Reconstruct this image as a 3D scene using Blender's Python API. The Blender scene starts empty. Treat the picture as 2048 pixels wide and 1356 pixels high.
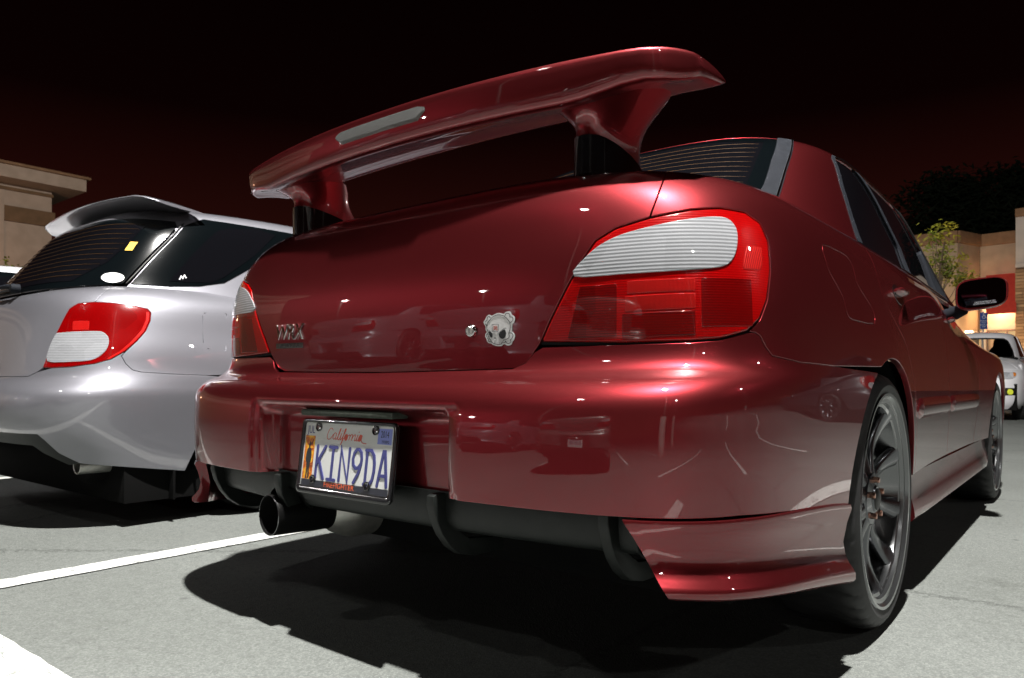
import bpy, bmesh, math, random
import numpy as np
from mathutils import Vector, Matrix
from mathutils.geometry import delaunay_2d_cdt
random.seed(7); np.random.seed(7)
SC = bpy.context.scene
C = SC.collection
# ---------------------------------------------------------------- camera
cam = bpy.data.objects.new('camera', bpy.data.cameras.new('camera')); C.objects.link(cam); SC.camera = cam
CAM_POS, CAM_YAW, CAM_PITCH, CAM_ROLL, CAM_F, CAM_PY = Vector((1.256, -.976, .590)), .6746, .004, .003, 1458.0, 761.0
_d = Vector((-math.sin(CAM_YAW)*math.cos(CAM_PITCH), math.cos(CAM_YAW)*math.cos(CAM_PITCH), math.sin(CAM_PITCH)))
_r0 = Vector((math.cos(CAM_YAW), math.sin(CAM_YAW), 0)); _u0 = _r0.cross(_d)
_r = _r0*math.cos(CAM_ROLL)+_u0*math.sin(CAM_ROLL); _u = -_r0*math.sin(CAM_ROLL)+_u0*math.cos(CAM_ROLL)
cam.matrix_world = Matrix(((_r.x, _u.x, -_d.x, CAM_POS.x), (_r.y, _u.y, -_d.y, CAM_POS.y), (_r.z, _u.z, -_d.z, CAM_POS.z), (0, 0, 0, 1)))
cam.data.sensor_width = 36; cam.data.lens = 36*CAM_F/2048; cam.data.shift_y = (CAM_PY-678)/2048
cam.data.clip_start = .02; cam.data.clip_end = 2000
cam.data.dof.use_dof = True; cam.data.dof.focus_distance = 1.75; cam.data.dof.aperture_fstop = 9.0
# ---------------------------------------------------------------- night sky with town glow low down
W = bpy.data.worlds.new('World'); SC.world = W; W.use_nodes = True
nt = W.node_tree; nt.nodes.clear()
wo = nt.nodes.new('ShaderNodeOutputWorld'); bg = nt.nodes.new('ShaderNodeBackground'); tc = nt.nodes.new('ShaderNodeTexCoord')
sx = nt.nodes.new('ShaderNodeSeparateXYZ'); cr = nt.nodes.new('ShaderNodeValToRGB')
nt.links.new(tc.outputs['Generated'], sx.inputs[0]); nt.links.new(sx.outputs['Z'], cr.inputs[0])
cr.color_ramp.elements[0].position = 0.0; cr.color_ramp.elements[0].color = (.070, .018, .008, 1)
cr.color_ramp.elements[1].position = .62; cr.color_ramp.elements[1].color = (.0002, .0001, .0001, 1)
for p_, c_ in ((.10, (.042, .0105, .006, 1)), (.20, (.015, .0028, .002, 1)), (.33, (.0026, .0004, .0004, 1))):
    e_ = cr.color_ramp.elements.new(p_); e_.color = c_
nt.links.new(cr.outputs[0], bg.inputs[0]); bg.inputs[1].default_value = 1.0; nt.links.new(bg.outputs[0], wo.inputs[0])
SC.view_settings.view_transform = 'Standard'; SC.view_settings.look = 'None'; SC.view_settings.gamma = 1; SC.view_settings.exposure = 0.0
SC.view_settings.use_curve_mapping = False
SC.cycles.use_denoising = True; SC.cycles.max_bounces = 8; SC.cycles.caustics_reflective = False; SC.cycles.caustics_refractive = False
SC.cycles.sample_clamp_indirect = 6.0
# ---------------------------------------------------------------- curved body surfaces
class Spline:                                     # natural cubic through knots, per column
    def __init__(s, t, Y):
        t = np.asarray(t, float); Y = np.asarray(Y, float); n = len(t); h = np.diff(t)
        A = np.eye(n); B = np.zeros_like(Y)
        for i in range(1, n-1):
            A[i, i-1] = h[i-1]; A[i, i] = 2*(h[i-1]+h[i]); A[i, i+1] = h[i]
            B[i] = 6*((Y[i+1]-Y[i])/h[i]-(Y[i]-Y[i-1])/h[i-1])
        s.t, s.Y, s.M, s.h = t, Y, np.linalg.solve(A, B), h
    def __call__(s, q):
        q = np.asarray(q, float); i = np.clip(np.searchsorted(s.t, q)-1, 0, len(s.h)-1)
        h = s.h[i]; a = (s.t[i+1]-q)/h; b = (q-s.t[i])/h
        if s.Y.ndim > 1: h, a, b = h[..., None], a[..., None], b[..., None]
        return a*s.Y[i]+b*s.Y[i+1]+((a**3-a)*s.M[i]+(b**3-b)*s.M[i+1])*h*h/6
def sm(a, b, x):
    t = np.clip((x-a)/(b-a), 0, 1); return t*t*t*(t*(6*t-15)+10)
class Loft:
    # nested plan curves: each row gives the end profile (y, z), the side profile (x, z) and squareness n
    def __init__(s, rows, Yj, ref, mods=(), bow=0.0, side=None):
        R = np.array(rows, float); s.Yj, s.mods, s.bow, s.side = Yj, mods, bow, side
        d = np.diff(R, axis=0)
        L = .5*(np.hypot(d[:, 0], d[:, 1])+np.hypot(d[:, 2], d[:, 3]))
        s.vk = np.concatenate([[0], np.cumsum(L)]); s.sp = Spline(s.vk, R); s.vmax = s.vk[-1]
        ph = np.linspace(0, np.pi/2, 2001); p = s._end(ph, np.full_like(ph, s.vk[ref]))
        l = np.concatenate([[0], np.cumsum(np.linalg.norm(np.diff(p[:, :2], axis=0), axis=1))])
        s.ut, s.pt, s.uj = l, ph, l[-1]
    def _end(s, ph, v):
        r = s.sp(v); D = s.Yj-r[..., 0]; W = r[..., 2]; n = r[..., 4]
        si, c = np.sin(ph), np.cos(ph)
        rho = (np.abs(si/W)**n+np.abs(c/D)**n)**(-1/n)
        x, y = rho*si, s.Yj-rho*c
        k = np.clip(x/W, 0, 1); y = y+s.bow*k*k*(1-k**6)
        z = r[..., 1]+(r[..., 3]-r[..., 1])*k**3
        return np.stack([x, y, z], -1)
    def base(s, u, v):
        u = np.asarray(u, float); v = np.asarray(v, float); a = np.abs(u)
        p = s._end(np.interp(a, s.ut, s.pt), v)
        p[..., 1] += np.maximum(a-s.uj, 0)
        if s.side is not None: p[..., 0] *= s.side(p[..., 1])
        for m in s.mods: p = m(p)
        p[..., 0] *= np.where(u < 0, -1, 1)
        return p
    def __call__(s, u, v): return s.base(u, v)
    def frame(s, u, v, e=1.5e-3):
        a = s(np.add(u, e), v)-s(np.subtract(u, e), v); b = s(u, np.add(v, e))-s(u, np.subtract(v, e))
        n = np.cross(a, b); n /= np.linalg.norm(n, axis=-1)[..., None]+1e-12
        return a/(2*e), b/(2*e), n          # outward for u to the right, v upwards
    def hit(s, o, d, ur, vr, N=160):        # first hit of rays with the surface
        U, V = np.meshgrid(np.linspace(*ur, N), np.linspace(*vr, N), indexing='ij'); G = s(U, V)
        _, _, Nn = s.frame(U, V); out = []
        for dd in d:
            w = G-o; t = w@dd; e2 = np.linalg.norm(w-t[..., None]*dd, axis=-1)/np.maximum(t, .1)
            e2 = e2+np.where((Nn@dd) < 0.02, 0, 9); i, j = np.unravel_index(e2.argmin(), e2.shape); u, v, tt = U[i, j], V[i, j], t[i, j]
            for _ in range(14):
                p = s(u, v); a, b, _n = s.frame(u, v); F = p-(o+tt*dd)
                try: st = np.linalg.lstsq(np.stack([a, b, -dd], 1), -F, rcond=None)[0]
                except Exception: break
                st = np.clip(st, -.05, .05); u = np.clip(u+st[0], *ur); v = np.clip(v+st[1], *vr); tt += st[2]
            p = s(u, v); out.append((float(u), float(v), float(np.linalg.norm(p-(o+tt*dd))), *p))
        return np.array(out)
    def uv_side(s, y, z):                   # surface coordinates of a side-view point
        y = np.atleast_1d(np.asarray(y, float)); z = np.atleast_1d(np.asarray(z, float)); u = np.maximum(s.uj+(y-s.Yj), .2)
        v = np.full_like(u, s.vmax/2)
        for _ in range(40):
            p = s(u, v); a, b, _n = s.frame(u, v)
            for i in range(len(u)):
                st = np.linalg.lstsq(np.array([[a[i, 1], b[i, 1]], [a[i, 2], b[i, 2]]]), np.array([y[i]-p[i, 1], z[i]-p[i, 2]]), rcond=1e-3)[0]
                st = np.clip(st, -.06, .06); u[i] += st[0]; v[i] = np.clip(v[i]+st[1], 0, s.vmax)
        return np.stack([u, v], 1)
    def uv_rear(s, x, z):
        x = np.atleast_1d(np.asarray(x, float)); z = np.atleast_1d(np.asarray(z, float)); u = x.copy()
        v = np.full_like(u, s.vmax/2)
        for _ in range(40):
            p = s(u, v); a, b, _n = s.frame(u, v)
            for i in range(len(u)):
                st = np.linalg.lstsq(np.array([[a[i, 0], b[i, 0]], [a[i, 2], b[i, 2]]]), np.array([x[i]-p[i, 0], z[i]-p[i, 2]]), rcond=1e-3)[0]
                st = np.clip(st, -.06, .06); u[i] += st[0]; v[i] = np.clip(v[i]+st[1], 0, s.vmax)
        return np.stack([u, v], 1)
WHEEL_Y = (.975, 3.50)
def flare(p):                                # arches swell round the wheels
    x, y, z = p[..., 0], p[..., 1], p[..., 2]
    q = sum(np.exp(-(((y-c)/.40)**2)) for c in WHEEL_Y)
    p[..., 0] = x+.022*q*(1-sm(.62, .86, z))*sm(.55, .8, x)
    return p
def plate_pocket(p):                         # pocket for the number plate in the bumper
    x, y, z = p[..., 0], p[..., 1], p[..., 2]
    ax = np.abs(x)
    k = (1-sm(.290, .318, ax))*(1-sm(.520, .540, z))*(1-sm(.12, .3, y))
    st = (1-sm(.325, .345, ax))*(1-sm(.543, .558, z))*(1-sm(.12, .3, y))
    p[..., 1] = y+(.058+.10*np.minimum(.53-z, .0)-y*.6)*k+.007*(st-k)
    return p
#        rear y   z      side x   z      n
RED_ROWS = [(.0060, .345, .848, .335, 7.0),
 (.0014, .400, .852, .40, 7.1), (.0008, .462, .856, .465, 7.2), (.0034, .525, .858, .53, 7.2), (.0140, .562, .858, .57, 7.4),
 (.050, .593, .857, .60, 7.4), (.098, .609, .856, .62, 7.4), (.116, .634, .854, .645, 7.4), (.1175, .700, .849, .71, 7.4),
 (.1185, .800, .838, .80, 7.2), (.130, .885, .820, .875, 7.0), (.151, .952, .790, .940, 6.4), (.190, .996, .748, .982, 5.8),
 (.26, 1.020, .705, 1.008, 5.0), (.45, 1.040, .655, 1.030, 4.2), (.86, 1.068, .56, 1.050, 4.0)]
def red_side(y): return 1-.012*sm(1.2, 2.2, y)+.012*sm(2.4, 3.3, y)-.05*sm(3.7, 4.4, y)**2
def nose_taper(p):                           # wings and bonnet fall away towards the front
    x, y, z = p[..., 0], p[..., 1], p[..., 2].copy()
    p[..., 0] = x*(1-.085*sm(1.9, 3.1, y)*sm(.66, .95, z))
    p[..., 2] = z-.15*sm(.70, 1.0, z)*sm(2.6, 4.0, y)
    return p
def red_body(): return Loft(RED_ROWS, 1.2, 8, (flare, plate_pocket, nose_taper), .022, red_side)
def red_lid(B):                               # the boot lid and lamps stand upright above the bumper shelf
    R = np.array(RED_ROWS, float); L = red_body(); L.vk, L.ut, L.pt, L.uj, L.vmax = B.vk, B.ut, B.pt, B.uj, B.vmax
    R[:9, 0] = np.array([.134, .131, .128, .1265, .1255, .1250, .1245, .1225, .1182]); R[9, 0] = .1165; L.sp = Spline(B.vk, R); L.mods = (flare, nose_taper); return L
RED_TOP = [(.70, 1.020, .742, .965, 5.0), (.80, 1.062, .718, 1.015, 5.0), (.93, 1.155, .682, 1.115, 4.8), (1.06, 1.252, .645, 1.22, 4.6),
 (1.18, 1.338, .608, 1.318, 4.4), (1.26, 1.386, .574, 1.370, 4.0), (1.40, 1.412, .505, 1.400, 3.6), (1.70, 1.430, .35, 1.422, 3.2), (2.05, 1.438, .10, 1.434, 3.0), (2.09, 1.4385, .012, 1.438, 3.0)]
def top_side(y): return 1-.03*sm(1.8, 3.2, y)
def red_top(): return Loft(RED_TOP, 2.1, 2, (), .03, top_side)
SIL_ROWS = [(.12, .215, .80, .215, 5), (.075, .29, .812, .29, 5), (.028, .36, .822, .36, 5), (.004, .43, .83, .43, 5.2), (.000, .51, .838, .51, 5.4), (.010, .548, .84, .55, 5.4),
 (.036, .578, .838, .58, 5.2), (.060, .600, .836, .605, 5.0), (.070, .63, .832, .635, 4.8), (.082, .70, .826, .71, 4.6), (.098, .80, .812, .80, 4.4),
 (.116, .88, .795, .875, 4.4), (.140, .935, .770, .93, 4.4), (.175, .970, .735, .965, 4.4), (.24, .99, .70, .99, 4.4)]
def sil_body(): return Loft(SIL_ROWS, 1.0, 9, (flare, nose_taper), .03, red_side)
SIL_TOP = [(.130, .93, .765, .935, 4.4), (.165, .975, .745, .985, 4.4), (.24, 1.07, .712, 1.08, 4.6), (.335, 1.19, .672, 1.195, 5.0), (.435, 1.315, .632, 1.31, 5.0),
 (.49, 1.367, .607, 1.363, 4.6), (.57, 1.402, .567, 1.398, 4.2), (.80, 1.426, .46, 1.422, 3.8), (1.3, 1.448, .28, 1.445, 3.4), (1.9, 1.46, .08, 1.458, 3), (2.09, 1.462, .012, 1.461, 3)]
def sil_top(): return Loft(SIL_TOP, 2.1, 2, (), .03, top_side)
OUT = {'bumpseam': [(0.856, 0.359), (0.869, 0.339), (0.884, 0.324), (0.967, 0.313), (1.125, 0.308), (1.349, 0.303)],
 'clear': [(0.518, 0.476), (0.54, 0.505), (0.572, 0.527), (0.611, 0.542), (0.665, 0.554), (0.717, 0.564), (0.765, 0.572), (0.799, 0.572), (0.815, 0.554), (0.814, 0.525), (0.803, 0.496), (0.78, 0.48), (0.714, 0.474),
           (0.611, 0.473)],
 'fuel': [(1.163, 0.574), (1.266, 0.578), (1.351, 0.576), (1.386, 0.554), (1.381, 0.519), (1.405, 0.496), (1.453, 0.469), (1.474, 0.446), (1.446, 0.415), (1.324, 0.412), (1.252, 0.415), (1.238, 0.437), (1.231, 0.465),
          (1.171, 0.51), (1.161, 0.538)],
 'glassR': [(0.682, 0.537), (0.615, 0.378), (0.567, 0.229), (0.556, 0.201)],
 'lid': [(0.382, 0.312), (0.412, 0.324), (0.428, 0.342)],
 'lidseam': [(0.674, 0.609), (0.689, 0.653), (0.703, 0.7)],
 'light': [(0.442, 0.359), (0.465, 0.401), (0.498, 0.453), (0.528, 0.499), (0.558, 0.537), (0.596, 0.557), (0.661, 0.574), (0.734, 0.589), (0.791, 0.596), (0.846, 0.594), (0.881, 0.576), (0.896, 0.537), (0.892, 0.481),
           (0.877, 0.423), (0.857, 0.387), (0.829, 0.365), (0.777, 0.352), (0.727, 0.349), (0.616, 0.35)],
 'reflex': [(0.837, 0.521), (0.871, 0.522), (0.868, 0.489), (0.859, 0.479), (0.825, 0.478), (0.827, 0.495)],
 's_bot': [(0.712, 0.06), (0.888, 0.035), (1.1, 0.001), (1.15, 0.115)],
 's_clear': [(0.575, 0.488), (0.579, 0.556), (0.597, 0.595), (0.621, 0.6), (0.754, 0.606), (0.787, 0.601), (0.808, 0.578), (0.809, 0.542), (0.791, 0.511), (0.757, 0.49), (0.692, 0.484)],
 's_edge': [(0.652, 0.087), (0.686, 0.219), (0.727, 0.371), (0.729, 0.49)],
 's_fuel': [(1.18, 0.698), (1.187, 0.711), (1.295, 0.716), (1.277, 0.542), (1.198, 0.546), (1.179, 0.574)],
 's_gate': [(0.222, 0.428), (0.475, 0.427), (0.525, 0.444)],
 's_groove': [(0.922, 0.153), (1.146, 0.132), (1.146, 0.111), (1.021, 0.124)],
 's_gseam': [(0.745, 0.764), (0.755, 0.799), (0.765, 0.854)],
 's_light': [(0.553, 0.461), (0.57, 0.527), (0.592, 0.597), (0.616, 0.658), (0.634, 0.701), (0.666, 0.725), (0.734, 0.733), (0.814, 0.731), (0.894, 0.722), (0.942, 0.713), (0.957, 0.697), (0.958, 0.662), (0.943, 0.615),
             (0.912, 0.568), (0.873, 0.524), (0.828, 0.493), (0.769, 0.474), (0.683, 0.462), (0.599, 0.459)],
 's_oval': [(0.605, 0.115), (0.599, 0.29)],
 's_reflex': [(0.664, 0.647), (0.728, 0.648), (0.732, 0.614), (0.668, 0.612)],
 's_seam': [(0.86, 0.506), (0.876, 0.476), (0.902, 0.451), (0.935, 0.442), (1.04, 0.436), (1.188, 0.431)],
 's_side': [(0.678, 0.081), (0.832, 0.085), (0.95, 0.099), (0.759, 0.497), (1.248, 0.502), (0.848, 0.095), (0.825, 0.134), (0.916, 0.404)],
 's_val': [(0.351, 0.188), (0.582, 0.188), (0.604, 0.165), (0.644, 0.105), (0.712, 0.06)],
 'trimR': [(0.75, 0.523), (0.683, 0.392), (0.648, 0.314), (0.6, 0.182)]}
# ---------------------------------------------------------------- object helpers
def obj(name, data, parent=None, label=None, cat=None, group=None, kind=None):
    o = bpy.data.objects.new(name, data); C.objects.link(o)
    if parent is not None: o.parent = parent
    if label: o['label'] = label
    if cat: o['category'] = cat
    if group: o['group'] = group
    if kind: o['kind'] = kind
    return o
def thing(name, label, cat, loc=(0, 0, 0), rz=0, group=None):
    o = obj(name, None, None, label, cat, group); o.location = loc; o.rotation_euler = (0, 0, rz); o.empty_display_size = .2
    return o
def mk(name, V, F, m, parent=None, smooth=True, normals=None, **k):
    me = bpy.data.meshes.new(name); me.from_pydata([tuple(map(float, v)) for v in V], [], [tuple(map(int, f)) for f in F]); me.materials.append(m)
    if smooth: me.polygons.foreach_set('use_smooth', [True]*len(me.polygons))
    me.update()
    if normals is not None: me.normals_split_custom_set_from_vertices([tuple(map(float, n)) for n in normals])
    return obj(name, me, parent, **k)
def mkbm(name, bm, m, parent=None, smooth=True, bevel=0, seg=2, angle=None, **k):
    bmesh.ops.recalc_face_normals(bm, faces=bm.faces)
    if bevel: bmesh.ops.bevel(bm, geom=[e for e in bm.edges if e.is_manifold and e.calc_face_angle(0) > .5], offset=bevel, segments=seg, affect='EDGES', profile=.6)
    me = bpy.data.meshes.new(name); bm.to_mesh(me); bm.free(); me.materials.append(m)
    if smooth:
        me.polygons.foreach_set('use_smooth', [True]*len(me.polygons)); me.set_sharp_from_angle(angle=angle or math.radians(38))
    return obj(name, me, parent, **k)
def box_bm(a, b, bm=None):
    bm = bm or bmesh.new(); vs = [bm.verts.new((x, y, z)) for x in (a[0], b[0]) for y in (a[1], b[1]) for z in (a[2], b[2])]
    for f in ((0, 1, 3, 2), (4, 6, 7, 5), (0, 4, 5, 1), (2, 3, 7, 6), (0, 2, 6, 4), (1, 5, 7, 3)): bm.faces.new([vs[i] for i in f])
    return bm
def box(name, a, b, m, parent=None, bevel=.004, **k):
    lo = [min(p, q) for p, q in zip(a, b)]; hi = [max(p, q) for p, q in zip(a, b)]
    return mkbm(name, box_bm(lo, hi), m, parent, bevel=min(bevel, .3*min(h-l for l, h in zip(lo, hi))), **k)
def prism(name, poly, axis, a, b, m, parent=None, bevel=0, **k):      # 2D outline pushed along an axis
    bm = bmesh.new()
    def P(p, t): return {'x': (t, p[0], p[1]), 'y': (p[0], t, p[1]), 'z': (p[0], p[1], t)}[axis]
    A = [bm.verts.new(P(p, a)) for p in poly]; B = [bm.verts.new(P(p, b)) for p in poly]; n = len(poly)
    bm.faces.new(A); bm.faces.new(B[::-1])
    for i in range(n): bm.faces.new((A[i], B[i], B[(i+1) % n], A[(i+1) % n]))
    return mkbm(name, bm, m, parent, bevel=bevel, **k)
def loft_secs(secs, closed=True, caps=True, wrap=False):
    V = []; F = []; n = len(secs[0])
    for s in secs: V += [tuple(p) for p in s]
    m = len(secs)
    for i in range(m if wrap else m-1):
        for j in range(n if closed else n-1):
            a, b = i*n+j, i*n+(j+1) % n; c, d = ((i+1) % m)*n+(j+1) % n, ((i+1) % m)*n+j
            F.append((a, b, c, d))
    if caps and not wrap: F.append(tuple(range(n))[::-1]); F.append(tuple((m-1)*n+j for j in range(n)))
    return V, F
def lofted(name, secs, m, parent=None, caps=True, wrap=False, angle=45, **k):
    V, F = loft_secs(secs, True, caps, wrap); bm = bmesh.new(); vs = [bm.verts.new(v) for v in V]
    for f in F:
        try: bm.faces.new([vs[i] for i in f])
        except ValueError: pass
    return mkbm(name, bm, m, parent, angle=math.radians(angle), **k)
def lathe(name, prof, m, parent=None, n=72, angle=30, **k):          # (radius, x) turned about the x axis
    secs = []
    for i in range(n):
        t = 2*math.pi*i/n; secs.append([(x, r*math.cos(t), r*math.sin(t)) for r, x in prof])
    V, F = loft_secs(secs, False, False, True); bm = bmesh.new(); vs = [bm.verts.new(v) for v in V]
    for f in F: bm.faces.new([vs[i] for i in f])
    return mkbm(name, bm, m, parent, angle=math.radians(angle), **k)
def tube(name, pts, r, m, parent=None, n=10, **k):
    secs = []; P = [Vector(p) for p in pts]; R = r if isinstance(r, (list, tuple)) else [r]*len(P)
    for i, p in enumerate(P):
        d = (P[min(i+1, len(P)-1)]-P[max(i-1, 0)]).normalized(); a = d.orthogonal().normalized() if i == 0 else (secs_a-d*secs_a.dot(d)).normalized()
        secs_a = a; b = d.cross(a)
        secs.append([p+(a*math.cos(t)+b*math.sin(t))*R[i] for t in [2*math.pi*j/n for j in range(n)]])
    return lofted(name, secs, m, parent, **k)
def crom(P, closed=False, n=6):                                       # rounded curve through points
    P = [np.array(p, float) for p in P]; N = len(P); out = []
    for i in range(N if closed else N-1):
        g = lambda j: P[j % N] if closed else P[min(max(j, 0), N-1)]
        a, b, c, d = g(i-1), g(i), g(i+1), g(i+2)
        for t in np.arange(n)/n:
            out.append(.5*((2*b)+(-a+c)*t+(2*a-5*b+4*c-d)*t*t+(-a+3*b-3*c+d)*t**3))
    if not closed: out.append(P[-1])
    return [tuple(p) for p in out]
def copy_tree(o, parent=None, swap=None, skip=()):
    c = o.copy(); C.objects.link(c); c.parent = parent
    if swap and c.type == 'MESH':
        for s in c.material_slots:
            to = swap.get(s.material.name) if s.material else None
            if to: s.link = 'OBJECT'; s.material = to
    for ch in [q for q in bpy.data.objects if q.parent is o]:
        if ch.name.split('.')[0] in skip: continue
        copy_tree(ch, c, swap, skip)
    return c
# ---------------------------------------------------------------- sheets cut out of a body surface
def area2(P): P = np.asarray(P); return np.sum(P[:, 0]*np.roll(P[:, 1], -1)-np.roll(P[:, 0], -1)*P[:, 1])
def ccw(P): return list(P) if area2(P) > 0 else list(P)[::-1]
def dens(P, step):
    out = []; N = len(P)
    for i in range(N):
        a, b = np.array(P[i]), np.array(P[(i+1) % N]); k = max(1, int(math.ceil(np.linalg.norm(b-a)/step)))
        for j in range(k): out.append(tuple(a+(b-a)*j/k))
    return out
def offset(P, g):                                                     # positive = outwards of a ccw outline
    P = np.asarray(P, float); d = np.roll(P, -1, 0)-P; n = np.stack([d[:, 1], -d[:, 0]], 1); n /= np.linalg.norm(n, axis=1)[:, None]+1e-12
    m = n+np.roll(n, 1, 0); m /= np.linalg.norm(m, axis=1)[:, None]+1e-9
    k = g/np.maximum((m*n).sum(1), .35); return P+m*k[:, None]
def inside(P, Q):
    P = np.asarray(P, float); Q = np.asarray(Q, float); x, y = Q[:, 0], Q[:, 1]; r = np.zeros(len(Q), bool)
    for (x0, y0), (x1, y1) in zip(P, np.roll(P, -1, 0)):
        c = ((y0 > y) != (y1 > y)); xx = x0+(y-y0)*(x1-x0)/((y1-y0) if abs(y1-y0) > 1e-12 else 1e-12); r ^= c & (x < xx)
    return r
def segdist(P, Q):
    P = np.asarray(P, float); best = np.full(len(Q), 1e9)
    for a, b in zip(P, np.roll(P, -1, 0)):
        d = b-a; t = np.clip(((Q-a)@d)/(d@d+1e-12), 0, 1); best = np.minimum(best, np.linalg.norm(Q-(a+t[:, None]*d), axis=1))
    return best
def panel(name, L, outline, m, parent=None, holes=(), step=.016, stepu=None, gap=.0022, hem=.014, lift=0.0, rnd=.0016, xf=None, bstep=None, **k):
    stepu = stepu or step
    loops = [offset(dens(ccw(outline), bstep or step*.7), -gap)]
    for h in holes: loops.append(offset(dens(ccw(h), bstep or step*.7), gap)[::-1])
    O = loops[0]; lo, hi = O.min(0), O.max(0)
    U, Vv = np.meshgrid(np.arange(lo[0]+stepu*.5, hi[0], stepu), np.arange(lo[1]+step*.5, hi[1], step)); Q = np.stack([U.ravel(), Vv.ravel()], 1)
    ok = inside(O, Q)
    for h in loops[1:]: ok &= ~inside(h, Q)
    Q = Q[ok]
    if len(Q):
        dm = np.full(len(Q), 1e9)
        for l in loops: dm = np.minimum(dm, segdist(l, Q))
        Q = Q[dm > step*.35]
    pts = []; edges = []
    for l in loops:
        b = len(pts); n = len(l); pts += [tuple(p) for p in l]; edges += [(b+i, b+(i+1) % n) for i in range(n)]
    pts += [tuple(q) for q in Q]
    r = delaunay_2d_cdt([Vector(p) for p in pts], edges, [], 0, 1e-7)
    UV = np.array([(v.x, v.y) for v in r[0]]); T = np.array([f for f in r[2] if len(f) == 3])
    cen = UV[T].mean(1); ok = inside(O, cen)
    for h in loops[1:]: ok &= ~inside(h, cen)
    T = T[ok]; a2 = np.cross(UV[T[:, 1]]-UV[T[:, 0]], UV[T[:, 2]]-UV[T[:, 0]]); T = T[np.abs(a2) > 1e-12]; a2 = a2[np.abs(a2) > 1e-12]; T[a2 < 0] = T[a2 < 0][:, ::-1]
    P = L(UV[:, 0], UV[:, 1]); _, _, N = L.frame(UV[:, 0], UV[:, 1]); P = P+N*lift
    V = list(P); NN = list(N); F = [tuple(t) for t in T]
    if hem:
        for l in loops:
            l = np.asarray(l); out = offset(l, rnd) ; p0 = L(l[:, 0], l[:, 1]); _, _, n0 = L.frame(l[:, 0], l[:, 1]); p0 = p0+n0*lift
            p1 = L(out[:, 0], out[:, 1]); tdir = p1-p0+n0*lift; tdir = p1+n0*lift-p0; tdir /= np.linalg.norm(tdir, axis=1)[:, None]+1e-9
            r1 = p0+tdir*rnd*.7-n0*rnd*.3; r2 = p0+tdir*rnd-n0*rnd; r3 = p0+tdir*rnd-n0*hem
            n1 = (n0*.7+tdir*.7); b = len(V); n = len(l)
            V += list(p0)+list(r1)+list(r2)+list(r3); NN += list(n0)+list(n1)+list(tdir)+list(tdir)
            for q in range(3):
                for i in range(n):
                    j = (i+1) % n; F.append((b+q*n+i, b+(q+1)*n+i, b+(q+1)*n+j, b+q*n+j))
    V = np.array(V); NN = np.array(NN)
    if xf is not None: V, NN, F = xf(V, NN, F)
    return mk(name, V, F, m, parent, normals=NN, **k)
def mir(P): return [(-u, v) for u, v in P][::-1]
def flat_panel(name, poly, frame_, m, parent=None, thick=.001, **k):  # flat outline in a local frame (origin, x axis, y axis)
    o, ax, ay = [Vector(q) for q in frame_]; n = ax.cross(ay).normalized(); poly = ccw(poly)
    r = delaunay_2d_cdt([Vector(p) for p in poly], [], [list(range(len(poly)))], 1, 1e-7)
    bm = bmesh.new(); A = [bm.verts.new(o+ax*v.x+ay*v.y+n*thick) for v in r[0]]
    for f in r[2]: bm.faces.new([A[i] for i in f])
    b = [bm.verts.new(o+ax*p[0]+ay*p[1]+n*thick) for p in poly]; c = [bm.verts.new(o+ax*p[0]+ay*p[1]) for p in poly]; N = len(poly)
    for i in range(N): bm.faces.new((b[i], c[i], c[(i+1) % N], b[(i+1) % N]))
    me = bpy.data.meshes.new(name); bm.to_mesh(me); bm.free(); me.materials.append(m); return obj(name, me, parent, **k)
def ribbon_poly(P, w, cap=4):                                         # outline of a stroke of width w
    P = [np.array(p, float) for p in P]; L_, R_ = [], []
    for i, p in enumerate(P):
        a = P[i]-P[i-1] if i else P[1]-P[0]; b = P[i+1]-P[i] if i < len(P)-1 else a
        a = a/np.linalg.norm(a); b = b/np.linalg.norm(b); na, nb = np.array([-a[1], a[0]]), np.array([-b[1], b[0]]); mm = na+nb; mm = mm/(np.linalg.norm(mm)+1e-9); s = w/2/max(.5, mm@na)
        L_.append(p+mm*s); R_.append(p-mm*s)
    def capp(c, d0):
        an = math.atan2(d0[1], d0[0]); return [c+w/2*np.array([math.cos(an+t), math.sin(an+t)]) for t in np.linspace(math.pi/2, -math.pi/2, cap+2)[1:-1]]
    e = P[-1]-P[-2]; s = P[0]-P[1]
    return [tuple(q) for q in L_+capp(P[-1], e)+R_[::-1]+capp(P[0], s)]
def text_poly(name, body, size, frame_, m, parent=None, shear=0, xs=1, depth=.0006, align='CENTER', bev=0, **k):
    cu = bpy.data.curves.new(name, 'FONT'); cu.body = body; cu.size = size; cu.shear = shear; cu.align_x = align; cu.align_y = 'CENTER'; cu.extrude = depth; cu.resolution_u = 3; cu.bevel_depth = bev; cu.bevel_resolution = 1
    t = bpy.data.objects.new(name, cu); C.objects.link(t); dg = bpy.context.evaluated_depsgraph_get(); me = bpy.data.meshes.new_from_object(t.evaluated_get(dg)); bpy.data.objects.remove(t)
    o, ax, ay = [Vector(q) for q in frame_]; n = ax.cross(ay).normalized()
    me.transform(Matrix(((ax.x*xs, ay.x, n.x, o.x), (ax.y*xs, ay.y, n.y, o.y), (ax.z*xs, ay.z, n.z, o.z), (0, 0, 0, 1)))); me.materials.clear(); me.materials.append(m); me.name = name
    return obj(name, me, parent, **k)
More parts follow.
